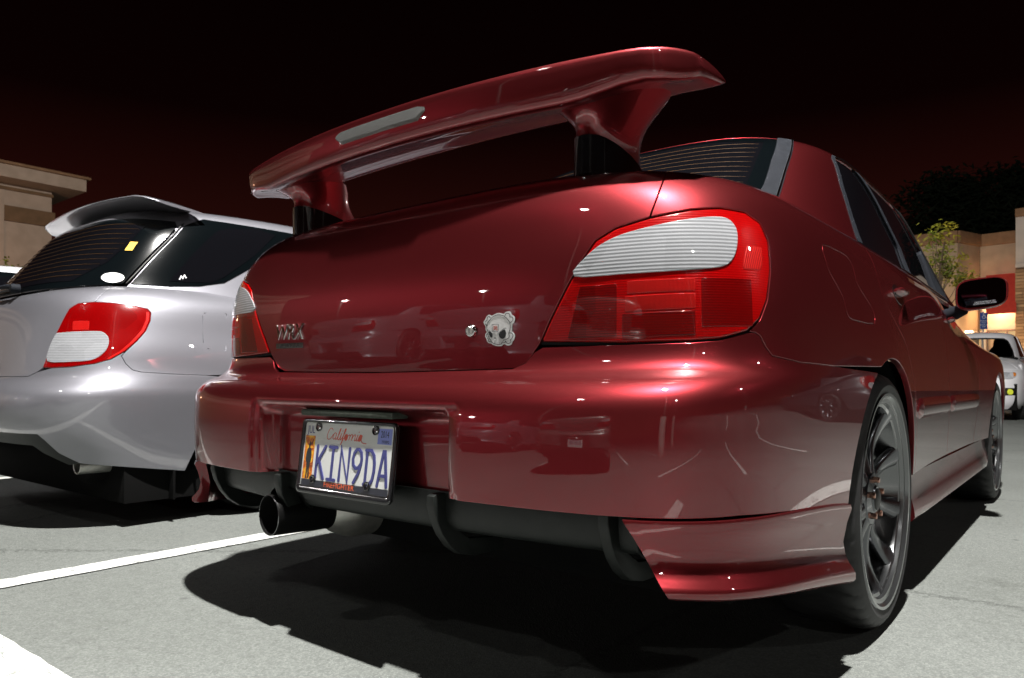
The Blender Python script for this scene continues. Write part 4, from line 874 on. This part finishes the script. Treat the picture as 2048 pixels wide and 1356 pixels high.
for sgn in (1, -1):
    Q = (lambda P: P) if sgn > 0 else mir
    tl = panel('tail_light', S, Q(sl), M['lens_wag'], WAG, step=.014, gap=.004, hem=.02, lift=.002, rnd=.004)
    panel('clear_lens', S, Q(crom(O['s_clear'], True, 3)), M['lens_clear'], tl, step=.014, gap=0, hem=.003, lift=.0038, rnd=.0015)
    panel('reflex_lens', S, Q(O['s_reflex']), M['lens_reflex'], tl, step=.014, gap=0, hem=.001, lift=.0026)
    rim_ = [sl[i] for i in (10, 11, 12, 13, 14, 15)]; inn = [(u-.030, v-.002) for u, v in rim_]; inn = [(u+.012, v+.002) for u, v in inn]
    panel('reflex_edge', S, Q([(u-.008, v) for u, v in rim_]+inn[::-1]), M['lens_reflex'], tl, step=.014, gap=0, hem=.001, lift=.0027)
    panel('light_gasket', S, Q(sl), M['seal'], tl, step=.03, gap=-.003, hem=0, lift=-.005)
    sq = [sl[6], (.738, .745)]+O['s_gseam']+[(.77, .87), (S.uj+.15, .87)]+side_uv(S, [(1.18, .93), (1.10, .80), (1.16, .70), (1.29, .55), (1.352, .42), (1.352, .350)])+s_arch[scut:][::-1]+O['s_seam'][::-1]+sl[6:14][::-1][:-1]
    panel('quarter_panel', S, Q(sq), M['silver'], WAG, holes=[Q(O['s_fuel'])], step=.03)
    panel('fuel_door', S, Q(crom(O['s_fuel'], True, 2)), M['silver'], WAG, step=.03)
    for nm, a_, b_ in (('rear_door', 1.36, 2.06), ('front_door', 2.06, 2.87)):
        e = side_uv(S, [(a_, .24), (b_, .24), (b_, .95), (a_ if a_ > 1.5 else 1.19, .93)]); ex_ = side_uv(S, [(1.12, .80), (1.20, .70), (1.31, .55)]) if a_ < 1.5 else []
        panel(nm, S, Q([e[0], e[1], e[2], (e[2][0], .86), (e[3][0], .86), e[3]]+ex_), M['silver'], WAG, step=.05)
    aF = arc_uv(S, 3.50, .31, .345, .345, 20); e = side_uv(S, [(2.87, .25), (3.98, .345), (3.98, .82), (2.87, .93)])
    panel('front_wing', S, Q([e[0], (aF[0][0], e[0][1])]+aF+[e[1], e[2], (e[2][0], .86), (e[3][0], .86), e[3]]), M['silver'], WAG, step=.04)
    for yc in WHEEL_Y:
        w = copy_tree([q for q in bpy.data.objects if q.parent is RED and q.name.startswith('wheel') and not q.name.startswith('wheel_')][0], WAG); w.location = (sgn*.845, yc, .31); w.rotation_euler = (0, 0, 0 if sgn > 0 else math.pi)
        secs = [[(sgn*.82, yc+.36*math.cos(t), .31+.36*math.sin(t)), (sgn*.45, yc+.36*math.cos(t), .31+.36*math.sin(t)), (sgn*.45, yc+.37*math.cos(t), .31+.37*math.sin(t)), (sgn*.82, yc+.37*math.cos(t), .31+.37*math.sin(t))] for t in np.linspace(-.25, math.pi+.25, 20)]
        lofted('arch_liner', secs, M['under'], WAG)
panel('inner_shell', S, [(-.95, .15), (.95, .15), (.95, .50), (2.9, .50), (2.9, .80), (.9, .84), (-.9, .84), (-2.9, .80), (-2.9, .50), (-.95, .50)], M['under'], WAG, step=.05, gap=0, hem=0, lift=-.02)
box('underbody', (-.76, .34, .10), (.76, 4.05, .33), M['under'], WAG)
front_end(WAG, M['silver'], M['glass'])
mud = box('mud_flap', (.60, .52, .10), (.80, .53, .36), M['under'], WAG)
tp = lathe_y('exhaust_tip', [(.030, .0), (.034, -.002), (.036, .0), (.036, .16)], M['dull_metal'], WAG, 32); tp.location = (.615, .22, .255)
lathe_y('silencer', [(.001, .10), (.09, .10), (.10, .12), (.10, .40), (.001, .42)], M['under'], WAG, 32).location = (.52, .18, .265)
# cabin
se = O['s_edge']; gtop = .458
sg = [(0, .062), (.42, .060), (.60, .078)]+[se[0], se[1], se[2], (.728, .43), (.70, gtop)]+[(.35, gtop+.004), (0, gtop+.006)]
sgl = panel('rear_window', ST, sg+mir(sg[1:-1]), M['frit'], WAG, step=.035, gap=.003, hem=.006, lift=.0)
ing = [(.50, .115), (.545, .20), (.575, .30), (.60, .42), (.30, .43), (0, .435), (0, .10)]
ing = [(0, .095), (.45, .098), (.545, .20), (.58, .30), (.60, .42), (.30, .432), (0, .435)]
panel('window_pane', ST, ing+mir(ing[1:-1]), M['glass'], sgl, step=.04, gap=0, hem=0, lift=.0015)
for k_ in range(11):
    v_ = .13+.029*k_; um = np.interp(v_, [.098, .20, .30, .42], [.45, .53, .565, .585]); strip('defroster_line', ST, [(u, v_) for u in np.linspace(-um, um, 17)], .0016, .0004, M['wire2'], sgl, n=1, lift=.0034)
ov = O['s_oval']; fo = on_surface(ST, ov[0][0], ov[0][1], .003)
flat_panel('oval_sticker', [(.044*math.cos(a), .026*math.sin(a)) for a in np.linspace(0, 2*math.pi, 32, endpoint=False)], fo, M['wht'], sgl, .0004)
for yy, ww in ((.005, .022), (-.007, .014)): flat_panel('sticker_print', ribbon_poly([(-ww, yy), (-ww*.3, yy+.001), (ww*.4, yy-.001), (ww, yy)], .004), sub(fo, 0, 0, .0005), M['greyink'], sgl, .0002)
fy = on_surface(ST, ov[1][0], ov[1][1], .003); flat_panel('yellow_sticker', [(-.022, -.024), (.008, -.024), (.026, .024), (-.004, .024)], fy, M['yellow'], sgl, .0004)
for sgn in (1, -1):
    Q = (lambda P: P) if sgn > 0 else mir
    e2 = [(u+.026, v) for u, v in se[:3]]+[(.757, .44)]
    sw = e2+[(.80, .497)]+side_uv(ST, [(1.24, 1.352), (1.24, 1.31)])+[(1.05, .13), (.95, .099), (.832, .086)]
    panel('side_window', ST, Q(sw), M['frit'], WAG, step=.035, gap=.002, hem=.006, lift=0)
    pane = [(.84, .115), (.825, .135), (.90, .38), (.96, .455), (1.22, .46), (1.04, .16), (.95, .118)]
    panel('side_pane', ST, Q(crom(pane, True, 2)), M['glass'], WAG, step=.035, gap=0, hem=0, lift=.0016)
    fs_ = on_surface(ST, sgn*.862, .138, .004); flat_panel('white_decal', ribbon_poly([(-.012, -.012), (-.004, .004), (.002, -.006), (.010, .010), (.016, -.002)], .005), fs_, M['wht'], WAG, .0003) if sgn > 0 else None
    strip('pillar_trim', ST, Q(crom([(u+.013, v) for u, v in se[:3]]+[(.743, .45)], False, 4)), .010, .004, M['black'], WAG, lift=.001)
    st2 = [(ST.uj+(y-2.1), roof_uv(ST, z)) for y, z in ((1.9, 1.36), (2.5, 1.36), (3.0, 1.05), (3.0, 1.0), (1.9, 1.0))]; st2[0] = side_uv(ST, [(1.36, 1.362)])[0]; st2[-1] = side_uv(ST, [(1.30, 1.0)])[0]
    panel('door_window', ST, Q(st2), M['glass'], WAG, step=.05, gap=0, hem=.004, lift=.001)
fr2 = [(ST.uj+(y-2.1), roof_uv(ST, z)) for y, z in ((3.22, .95), (3.12, 1.03), (2.90, 1.18), (2.62, 1.38), (2.50, 1.43), (2.42, 1.45))]
rs = [(0, .446), (.66, .446), (.66, .03), (1.0, .002)]+fr2+[(ST.uj+.3, ST.vmax-.001)]
panel('roof', ST, [(0, .455), (.70, .45), (.735, .40), (.70, .20), (.66, .02), (1.0, .002)]+fr2+[(ST.uj+.3, ST.vmax-.001)]+mir([(.70, .45), (.735, .40), (.70, .20), (.66, .02), (1.0, .002)]+fr2+[(ST.uj+.3, ST.vmax-.001)]), M['silver'], WAG, step=.035, lift=-.004, hem=.006)
mk('windscreen', [(x, y, z+.02) for x, y, z in wsV], wsF, M['glass'], WAG)
mk('cabin_floor', [(-.62, .42, .97), (.62, .42, .97), (.62, 3.1, .97), (-.62, 3.1, .97)], [(0, 1, 2, 3)], M['under'], WAG)
# roof spoiler
secs = []; ssec = crom([(0, 0), (.15, .008), (.5, .012), (.85, .008), (1.0, 0), (.9, -.012), (.5, -.022), (.15, -.020), (.01, -.012)], True, 2)
for x in np.linspace(-.60, .60, 29):
    k_ = abs(x)/.60; e = max(0, (k_-.86)/.14); y0 = .455+.04*k_**2+.05*e**2; ch = .28-.02*k_-.04*e**2; z0 = 1.428-.022*k_**2-.018*e**2.0
    secs.append([(x, y0+ch*a, z0-(.034-.012*k_**2)*a+b*.85*(1-.55*e)) for a, b in ssec])
lofted('roof_spoiler', secs, M['silver'], WAG, angle=60)
# rear wiper
wp = obj('rear_wiper', None, WAG); c0 = on_surface(ST, .02, .075, .01)[0]
tube('wiper_arm', [tuple(Vector(c0)+Vector((.12, -.012, .002))), tuple(Vector(c0)+Vector((.05, -.03, .012))), tuple(Vector(c0)+Vector((-.18, -.018, .02))), tuple(Vector(c0)+Vector((-.40, -.004, .028)))], [.014, .011, .008, .006], M['weather'], wp)
tube('wiper_blade', [tuple(on_surface(ST, u, .086, .008)[0]) for u in np.linspace(.05, -.55, 8)], .006, M['black'], wp)
lathe_y('wiper_pivot', [(.001, -.035), (.016, -.034), (.02, -.026), (.02, .0)], M['weather'], wp, 24).location = Vector(c0)+Vector((.11, -.004, .0))
# ---------------------------------------------------------------- neighbours: white car at the left edge, cars behind the camera
bpy.context.view_layer.update()
def recolour(src, pnt, to, loc, rz, label, skip=()):
    c = copy_tree(src, None, {pnt: to}, skip); c.location = loc; c.rotation_euler = (0, 0, rz); c['label'] = label
    return c
WW = recolour(WAG, 'silver_paint', M['white'], (-5.22, -.10, 0), 0, 'white wagon at the left edge, behind the silver wagon', ('roof_spoiler', 'spoiler_leg', 'yellow_sticker', 'oval_sticker', 'sticker_print', 'white_decal'))
skipR = ('rear_wing', 'skull_sticker', 'number_plate', 'exhaust', 'badge_letters', 'badge_strip', 'badge_lettering', 'plate_lamp', 'defroster_line')
GS0 = recolour(RED, 'red_paint', M['grey'], (-6.4, -4.4, 0), math.pi, 'grey sedan across the aisle behind the silver wagon', skipR)
GS = recolour(RED, 'red_paint', M['taupe'], (-.10, -2.65, 0), math.pi, 'dark taupe sedan across the aisle with plate 6LQF786', skipR)
pq = obj('number_plate', None, GS, label='plate reading 6LQF786'); pg = (Vector((0, .030, .44)), Vector((1, 0, 0)), Vector((0, .12, .99)))
flat_panel('plate_blank', rrect(.306, .153, .008), pg, M['plate'], pq, .002); text_poly('plate_character', '6LQF786', .085, sub(pg, 0, -.005, .0025), M['navy'], pq, xs=.78, depth=.0005)
recolour(RED, 'red_paint', M['silver'], (-3.6, -4.3, 0), math.pi, 'silver sedan across the aisle between the grey and the taupe one', skipR)
recolour(WAG, 'silver_paint', M['dark'], (3.1, 9.2, 0), -math.pi/2, 'black wagon parked with its tail towards the red sedan', ('yellow_sticker', 'oval_sticker', 'sticker_print', 'white_decal'))
recolour(RED, 'red_paint', M['grey'], (3.2, 12.2, 0), -math.pi/2, 'grey sedan parked with its tail towards the red sedan', skipR)
# ---------------------------------------------------------------- white hatchback facing the camera across the lot
WF = [(.06, .17, .80, .17, 5), (.02, .24, .84, .24, 5), (0, .34, .86, .34, 5), (.01, .45, .87, .45, 5), (.03, .56, .87, .56, 5), (.06, .64, .865, .64, 5), (.13, .72, .85, .72, 4.6), (.30, .80, .82, .80, 4.2), (.60, .88, .78, .87, 4), (1.0, .95, .72, .93, 4), (1.25, .99, .68, .965, 4)]
HB = Loft(WF, 1.7, 4, (), .06, None); HATCH = thing('hatchback', 'white hatchback facing the camera beyond the red sedan', 'car')
WT = [(1.10, .95, .73, .93, 4), (1.20, 1.00, .715, .99, 4), (1.50, 1.17, .66, 1.15, 4.4), (1.80, 1.33, .605, 1.31, 4.6), (1.97, 1.405, .565, 1.385, 4.2), (2.15, 1.44, .48, 1.425, 3.6), (2.5, 1.465, .25, 1.455, 3.2), (2.65, 1.47, .02, 1.468, 3)]
HT = Loft(WT, 2.7, 2, (), .04, None)
hl = [(.50, .50), (.60, .47), (.74, .475), (.83, .52), (.86, .575), (.80, .60), (.66, .595), (.54, .56)]
fogp = [(.56, .22), (.80, .225), (.83, .33), (.60, .335)]
grl = [(0, .10), (.40, .10), (.46, .22), (.40, .30), (0, .30)]
oh = [(-1.02, .002), (1.02, .002), (1.02, .62), (1.0, .66), (-1.0, .66), (-1.02, .62)]
fb = panel('front_bumper', HB, oh, M['white'], HATCH, holes=[crom(hl, True, 2), mir(crom(hl, True, 2)), fogp, mir(fogp), grl+mir(grl[1:-1])], step=.035)
panel('bonnet', HB, [(-.98, .665), (.98, .665), (1.0, HB.vmax), (-1.0, HB.vmax)], M['white'], HATCH, step=.045)
M['headlamp'] = lens('headlamp_glass', (.62, .64, .68), .08, 25, .8, var=.6); M['amber'] = lens('amber_lens', (.75, .25, .02), .2, 60, .5); M['foglamp'] = mat('yellow_foglamp', (.55, .60, .05), .1, emit=(.6, .65, .05), es=.25)
for sgn in (1, -1):
    Q = (lambda P: P) if sgn > 0 else mir
    h_ = panel('headlight', HB, Q(crom(hl, True, 2)), M['headlamp'], HATCH, step=.03, gap=.004, hem=.01, lift=.003)
    panel('indicator', HB, Q([(.76, .50), (.82, .525), (.845, .57), (.79, .585)]), M['amber'], h_, step=.03, gap=0, hem=0, lift=.006)
    panel('foglight_recess', HB, Q(fogp), M['black'], HATCH, step=.03, gap=0, hem=0, lift=-.03)
    cf = on_surface(HB, sgn*.70, .275, -.02); mkbm('foglight', disc_bm(.045, .02, cf, dome=.008), M['foglamp'], HATCH)
    sdp = [(1.02, .06), (HB.uj+.05, .06), (HB.uj+.05, .30), (HB.uj+.25, .38), (3.6, .38), (3.6, HB.vmax-.02), (1.0, HB.vmax), (1.0, .665), (1.02, .62)]
    panel('side_panel', HB, Q(sdp), M['white'], HATCH, step=.06)
    wh = copy_tree([q for q in bpy.data.objects if q.parent is RED and q.name == 'wheel'][0], HATCH); wh.location = (sgn*.85, .92, .31); wh.rotation_euler = (0, 0, 0 if sgn > 0 else math.pi)
    box('door_mirror', (sgn*.80, 1.42, .96), (sgn*1.0, 1.52, 1.09), M['white'], HATCH, .035); box('mirror_stalk', (sgn*.70, 1.46, .955), (sgn*.82, 1.50, .985), M['black'], HATCH, .01)
panel('grille', HB, grl+mir(grl[1:-1]), M['black'], HATCH, step=.05, gap=0, hem=0, lift=-.03)
ws = [(0, .05), (.55, .06), (.62, .10), (.66, .30), (.665, .55), (.60, .60), (0, .615)]; wsp = ws+mir(ws[1:-1])
sdw = side_uv(HT, [(1.75, 1.0), (2.15, 1.36), (2.6, 1.38), (2.6, .99)])
M['clear_glass'] = mat('clear_glass', (.75, .80, .80), .0, trans=1.0, ior=1.02, spec=.5)
hro = [(-1.9, .002), (1.9, .002), (1.9, HT.vmax-.002), (-1.9, HT.vmax-.002)]
panel('roof', HT, hro, M['white'], HATCH, holes=[wsp, sdw, mir(sdw)], step=.05, hem=.02)
panel('windscreen', HT, wsp, M['clear_glass'], HATCH, step=.06, gap=0, hem=0, lift=-.004)
wsb = [(0, .075), (.50, .085), (.58, .12), (.625, .30), (.63, .50), (.57, .555), (0, .565)]
panel('windscreen_border', HT, wsp, M['black'], HATCH, holes=[wsb+mir(wsb[1:-1])], step=.05, gap=0, hem=0, lift=-.006)
for sgn in (1, -1):
    Q = (lambda P: P) if sgn > 0 else mir
    panel('side_window', HT, Q(sdw), M['glass'], HATCH, step=.06, gap=0, hem=0, lift=-.006)
    secs = [[(sgn*.36+w*math.cos(a), 2.45+d*math.sin(a), z) for a in np.linspace(0, 2*math.pi, 18, endpoint=False)] for z, w, d in ((.60, .24, .07), (.95, .23, .07), (1.10, .19, .06), (1.18, .13, .05), (1.28, .12, .05), (1.33, .09, .04))]
    lofted('front_seat', secs, M['under'], HATCH)
box('dashboard', (-.68, 1.25, .60), (.68, 1.62, .985), M['under'], HATCH, .03)
box('underbody', (-.75, .2, .16), (.75, 4.1, .55), M['under'], HATCH)
HATCH.scale = (1.06, 1.06, 1.10)
HATCH.location = (-.53, 13.2, 0)
# ---------------------------------------------------------------- shops behind the lot
def at(k, t, z=0): p = CAM_POS+(Vector((-math.sin(CAM_YAW), math.cos(CAM_YAW), 0))+Vector((math.cos(CAM_YAW), math.sin(CAM_YAW), 0))*k)*t; return Vector((p.x, p.y, z))
M['stucco'] = grained('tan_stucco', (.34, .25, .17), (.42, .31, .21), 3, .95, .3, 90, .004)
M['stucco2'] = grained('pale_stucco', (.50, .44, .38), (.58, .51, .44), 3, .95, .3, 90, .004)
M['cap'] = grained('brown_cornice', (.20, .11, .055), (.26, .145, .075), 4, .9, .2, 80)
M['brown'] = grained('brown_band', (.13, .075, .035), (.18, .10, .05), 4, .9, .2, 80)
M['awning'] = grained('red_canvas', (.48, .035, .02), (.56, .05, .03), 8, .85, .15, 200)
M['shopglow'] = mat('lit_shop_interior', (.8, .7, .5), .9, emit=(1.0, .62, .28), es=.75)
M['frame'] = mat('shopfront_frame', (.16, .12, .09), .5, .2)
M['signblue'] = mat('sign_blue', (.03, .08, .32), .5); M['steel'] = mat('galvanised_post', (.35, .35, .36), .5, .6)
SHOP = thing('shop_building', 'tan stucco shop with a stone column and a lit entrance under a red awning', 'building')
def wall(name, a, b, z0, z1, m, th=.3, parent=SHOP, out=0.0, bev=.02):
    a, b = Vector(a), Vector(b); d = (b-a); L_ = math.hypot(d.x, d.y); d = Vector((d.x/L_, d.y/L_, 0)); n = Vector((-d.y, d.x, 0)); bm = bmesh.new()
    if (CAM_POS-a).dot(n) > 0: n = -n
    P = [a-n*out, b-n*out, b+n*th, a+n*th]; V = [bm.verts.new((p.x, p.y, z)) for z in (z0, z1) for p in P]
    for f in ((0, 1, 2, 3), (4, 7, 6, 5), (0, 4, 5, 1), (1, 5, 6, 2), (2, 6, 7, 3), (3, 7, 4, 0)): bm.faces.new([V[i] for i in f])
    return mkbm(name, bm, m, parent, bevel=bev)
kx = lambda px: (px-1024)/1458
A0, A1, A2, A3, A4 = at(kx(1700), 31.0), at(kx(1915), 28.5), at(kx(1960), 29.3), at(kx(2036), 28.4), at(kx(2300), 26.0)
for a, b in ((A0, A1), (A1, A2), (A2, A3)):
    wall('wall', a, b, 2.75, 6.15, M['stucco']); wall('cornice', a, b, 6.15, 6.62, M['cap'], out=.10)
wall('entrance_wall', A0, A1, 0, 2.75, M['stucco2']); wall('entrance_wall', A1, A2, 0, 2.75, M['stucco2'])
# stone column: courses of split stone set one by one
C0, C1 = at(kx(2031), 27.2), at(kx(2130), 26.2)
wall('column_core', C0, C1, 0, 4.95, M['brown'], th=.9); wall('column_top', C0, C1, 5.10, 6.85, M['stucco2'], th=.9); wall('column_cap', C0, C1, 6.85, 7.15, M['cap'], th=1.1, out=.12); wall('column_ledge', C0, C1, 4.95, 5.10, M['stucco2'], th=1.0, out=.08)
stone_ms = [grained('ledge_stone_%d' % i, c, tuple(q*1.25 for q in c), 20, .9, .4, 60) for i, c in enumerate(((.30, .19, .10), (.38, .25, .14), (.24, .15, .08), (.34, .21, .11)))]
cd = (C1-C0); cl = cd.length; cdn = cd/cl; cn = Vector((cdn.y, -cdn.x, 0)); cn = cn if (CAM_POS-C0).dot(cn) > 0 else -cn
mesh_by_m = {}
zz = .05; row = 0
while zz < 4.85:
    xx = 0.0
    while xx < 1.0:
        w_ = random.uniform(.22, .46); sm_ = random.choice(stone_ms)
        if sm_.name not in mesh_by_m:
            b_ = box_bm((-.5, -.5, -.5), (.5, .5, .5)); me = bpy.data.meshes.new('stone'); b_.to_mesh(me); b_.free(); me.materials.append(sm_); mesh_by_m[sm_.name] = me
        o_ = obj('stone', mesh_by_m[sm_.name], SHOP); p_ = C0+cdn*(xx+w_/2)+cn*.04; o_.location = (p_.x, p_.y, zz+.055); o_.rotation_euler = (0, 0, math.atan2(cdn.y, cdn.x)); o_.scale = (w_-.015, random.uniform(.10, .18), .10)
        xx += w_
    zz += .118; row += 1
# shopfront with lit interior between the wall return and the column
E0, E1 = at(kx(1964), 29.0), at(kx(2034), 28.2)
wall('lit_interior', at(kx(1955), 31.5), at(kx(2050), 31.0), .0, 3.4, M['shopglow'], th=.1)
wall('soffit_wall', E0, E1, 2.75, 4.6, M['stucco2'], th=.25)
for f_ in (0, .14, .42, .72, 1.0):
    p_ = E0+(E1-E0)*f_; box('mullion', (p_.x-.035, p_.y-.04, 0), (p_.x+.035, p_.y+.04, 2.75), M['frame'], SHOP)
for z_ in (2.68, 2.10, .12): wall('transom', E0+(E1-E0)*.02, E1, z_, z_+.07, M['frame'], th=.06)
wall('entrance_pier', at(kx(1962), 28.7), at(kx(1972), 28.6), 0, 2.75, M['stucco2'], th=.3)
g0, g1 = E0+(E1-E0)*.16, E0+(E1-E0)*.70
wall('shop_door', g0, g1, .2, 2.08, mat('door_panel', (.55, .42, .28), .7), th=.03, out=.01)
aw0, aw1 = at(kx(1972), 28.4), at(kx(2031), 27.7); aof = Vector((CAM_POS.x-aw0.x, CAM_POS.y-aw0.y, 0)).normalized()*1.0
bm = bmesh.new(); V = [bm.verts.new(p) for p in ((aw0.x, aw0.y, 4.85), (aw1.x, aw1.y, 4.85), (aw1.x+aof.x, aw1.y+aof.y, 3.25), (aw0.x+aof.x, aw0.y+aof.y, 3.25), (aw0.x, aw0.y, 3.25), (aw1.x, aw1.y, 3.25))]
for f in ((0, 1, 2, 3), (0, 3, 4), (1, 5, 2)): bm.faces.new([V[i] for i in f])
mkbm('awning', bm, M['awning'], SHOP)
def wall_lamp(loc, e, col, parent, r=.15, name='wall_lamp'):
    m_ = M.setdefault('lampshade', mat('wall_lamp_shade', (.8, .7, .5), .5, emit=(1, .75, .45), es=6)); box('lamp_shade', (loc[0]-.12, loc[1]-.12, loc[2]-.08), (loc[0]+.12, loc[1]+.12, loc[2]+.04), m_, parent, .02)
    ld = bpy.data.lights.new('shop_lamp', 'POINT'); ld.energy = e; ld.color = col; ld.shadow_soft_size = r; lo = obj('shop_lamp', ld, parent); lo.location = (loc[0], loc[1], loc[2]-.35)
p_ = at(kx(2000), 28.15); wall_lamp((p_.x, p_.y, 3.9), 110, (1, .62, .30), SHOP)
p_ = at(kx(1938), 27.6); wall_lamp((p_.x, p_.y, 2.6), 85, (1, .68, .34), SHOP)
p_ = at(kx(1890), 26.5); wall_lamp((p_.x, p_.y, 3.2), 75, (1, .62, .34), SHOP)
p_ = at(kx(2010), 26.4); wall_lamp((p_.x, p_.y, 2.2), 50, (1, .70, .42), SHOP)
# accessible-parking sign on its post
SG = thing('parking_sign', 'blue accessible parking sign on a steel post in front of the shop entrance', 'sign'); sp_ = at(kx(1966), 25.0); SG.location = sp_; SG.rotation_euler = (0, 0, CAM_YAW*.95)
tube('post', [(0, 0, 0), (0, 0, 3.1)], .03, M['steel'], SG)
box('sign_plate', (-.125, -.045, 2.50), (.125, -.033, 3.06), M['signblue'], SG, .004)
sgf = (Vector((0, -.0455, 2.93)), Vector((1, 0, 0)), Vector((0, 0, 1)))
for P in ([(-.015, .075), (-.005, .02), (.045, .02), (.06, -.04), (.08, -.045)], [(-.01, .045), (.035, .045)], [(-.03, .025), (-.055, -.02), (-.03, -.065), (.02, -.07), (.045, -.04)]): flat_panel('wheelchair_symbol', ribbon_poly(P, .017), sgf, M['wht'], SG, .002+.001*len(P))
flat_panel('wheelchair_symbol', [(-.018+.016*math.cos(a), .095+.016*math.sin(a)) for a in np.linspace(0, 2*math.pi, 14, endpoint=False)], sgf, M['wht'], SG, .002)
for z_, tx in ((2.78, 'PARKING'), (2.715, 'ONLY'), (2.64, 'MINIMUM'), (2.58, 'FINE')): text_poly('sign_lettering', tx, .06, (Vector((0, -.046, z_)), Vector((1, 0, 0)), Vector((0, 0, 1))), M['wht'], SG, depth=.001)
# ---------------------------------------------------------------- building at the far left with a deep flat eave
M['tan2'] = grained('tan_render', (.36, .27, .20), (.44, .33, .25), 3, .95, .3, 90, .004)
LB = thing('pale_building', 'pale stucco building with brown bands and a wide flat eave at far left', 'building')
wx = -24.9
box('wall', (wx-6, -14, 0), (wx, 8.05, 6.95), M['tan2'], LB, .02)
box('eave', (wx-7, -15, 6.70), (wx+.85, 8.75, 7.08), M['tan2'], LB, .02); box('eave_edge', (wx-7, -15, 7.08), (wx+.95, 8.85, 7.16), M['cap'], LB, .01)
box('upper_band', (wx-.1, -14, 6.50), (wx+.05, 8.08, 6.60), M['brown'], LB, .01)
box('brown_course', (wx-.1, -14, 5.55), (wx+.08, 8.12, 6.02), M['brown'], LB, .01)
for y_ in (6.62, 3.4, .2, -3.0): box('pilaster', (wx-.1, y_-.09, 0), (wx+.11, y_+.09, 6.48), M['tan2'], LB, .01)
box('low_course', (wx-.1, -14, 3.30), (wx+.10, 8.10, 3.52), M['brown'], LB, .01); box('wainscot', (wx-.1, -14, 0), (wx+.07, 6.5, 3.30), M['cap'], LB, .01)
for y_ in (5.2, -1.0): wall_lamp((wx+2.2, y_, 3.4), 60, (1, .52, .30), LB)
# ---------------------------------------------------------------- trees
M['leaf'] = [mat('leaf_%d' % i, c, .6) for i, c in enumerate(((.26, .26, .02), (.36, .30, .02), (.15, .19, .02)))]
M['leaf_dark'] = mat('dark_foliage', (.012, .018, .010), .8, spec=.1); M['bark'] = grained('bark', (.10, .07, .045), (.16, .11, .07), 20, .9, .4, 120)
def leaf_cloud(name, centres, n, size, m, parent, spread):
    V = []; F = []
    for c in centres:
        for _ in range(n):
            p = Vector(c)+Vector((random.gauss(0, 1), random.gauss(0, 1), random.gauss(0, .75)))*spread; a = Vector((random.gauss(0, 1), random.gauss(0, 1), random.gauss(0, .5))).normalized(); b_ = a.orthogonal().normalized(); s = size*random.uniform(.6, 1.25); q = len(V)
            bend = a.cross(b_)*s*.12; V += [p-a*s, p-a*s*.2+b_*s*.34+bend, p+a*s, p-a*s*.2-b_*s*.34+bend]; F.append((q, q+1, q+2, q+3))
    return mk(name, V, F, m, parent, smooth=False)
def young_tree(loc, label, twigs, lean, h):
    t = thing('young_tree', label, 'tree', loc); tube('trunk', [(0, 0, 0), (lean*.2, 0, h*.45), (lean*.5, .05, h*.8), (lean, .1, h)], [.05, .04, .025, .012], M['bark'], t)
    for i, (x, y, z) in enumerate(twigs):
        zb = max(1.8, z-.9-.3*random.random()); tube('branch', [(lean*zb/h*.8, 0, zb), (x*.6, y*.6, (z+zb)/2-.05), (x, y, z)], [.018, .012, .005], M['bark'], t, n=6)
    for k_ in range(3): leaf_cloud('foliage', [tw for i, tw in enumerate(twigs) if i % 3 == k_]+[(x*.85, y*.85, z-.2) for i, (x, y, z) in enumerate(twigs) if i % 3 == k_], 26, .085, M['leaf'][k_], t, .13)
    return t
yt = at(kx(1868), 20.5)
rt_ = lambda px, z: ((px-1868)/1458*20.5, z)
tw = []
for px, py in ((1865, 458), (1886, 458), (1877, 470), (1893, 490), (1848, 490), (1857, 512), (1880, 500), (1904, 515), (1890, 525), (1878, 532), (1898, 543), (1912, 548), (1925, 556), (1936, 556), (1908, 538), (1846, 530)):
    lat = (px-1868)/1458*20.5; z = .59+(768-py)/1458*20.5; tw.append((lat*math.cos(CAM_YAW)+random.uniform(-.3, .3)*-math.sin(CAM_YAW), lat*math.sin(CAM_YAW)+random.uniform(-.3, .3)*math.cos(CAM_YAW), z))
young_tree((yt.x, yt.y, 0), 'young tree with sparse yellow-green leaves in front of the tan shop', tw, .25, 4.6)
yl = at(kx(10), 19.0); young_tree((yl.x, yl.y, 0), 'small leafy tree before the pale building at far left', [(random.uniform(-.5, .5), random.uniform(-.5, .5), random.uniform(2.6, 3.55)) for _ in range(10)], .1, 3.0)
def dark_tree(loc, w, h, label):
    t = thing('dark_tree', label, 'tree', loc, group='dark trees behind the shop'); tube('trunk', [(0, 0, 0), (.1, 0, h*.4), (0, .1, h*.75)], [.3, .22, .1], M['bark'], t)
    cs = []
    for _ in range(150):
        a = random.uniform(0, 2*math.pi); el = random.uniform(-.5, 1); r = random.uniform(.45, 1)
        cs.append((w*r*math.cos(a)*math.sqrt(max(.05, 1-el*el)), w*r*math.sin(a)*math.sqrt(max(.05, 1-el*el)), h*.62+h*.33*r*el))
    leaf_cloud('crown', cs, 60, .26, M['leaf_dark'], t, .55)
    for c in cs[:6]: tube('limb', [(0, 0, h*.4), tuple(Vector(c)*.5+Vector((0, 0, h*.25))), c], [.12, .07, .03], M['bark'], t, n=6)
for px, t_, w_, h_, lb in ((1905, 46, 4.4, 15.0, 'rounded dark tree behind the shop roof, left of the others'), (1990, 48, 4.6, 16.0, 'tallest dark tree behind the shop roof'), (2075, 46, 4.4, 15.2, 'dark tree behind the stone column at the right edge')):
    p_ = at(kx(px), t_); dark_tree((p_.x, p_.y, 0), w_, h_, lb)
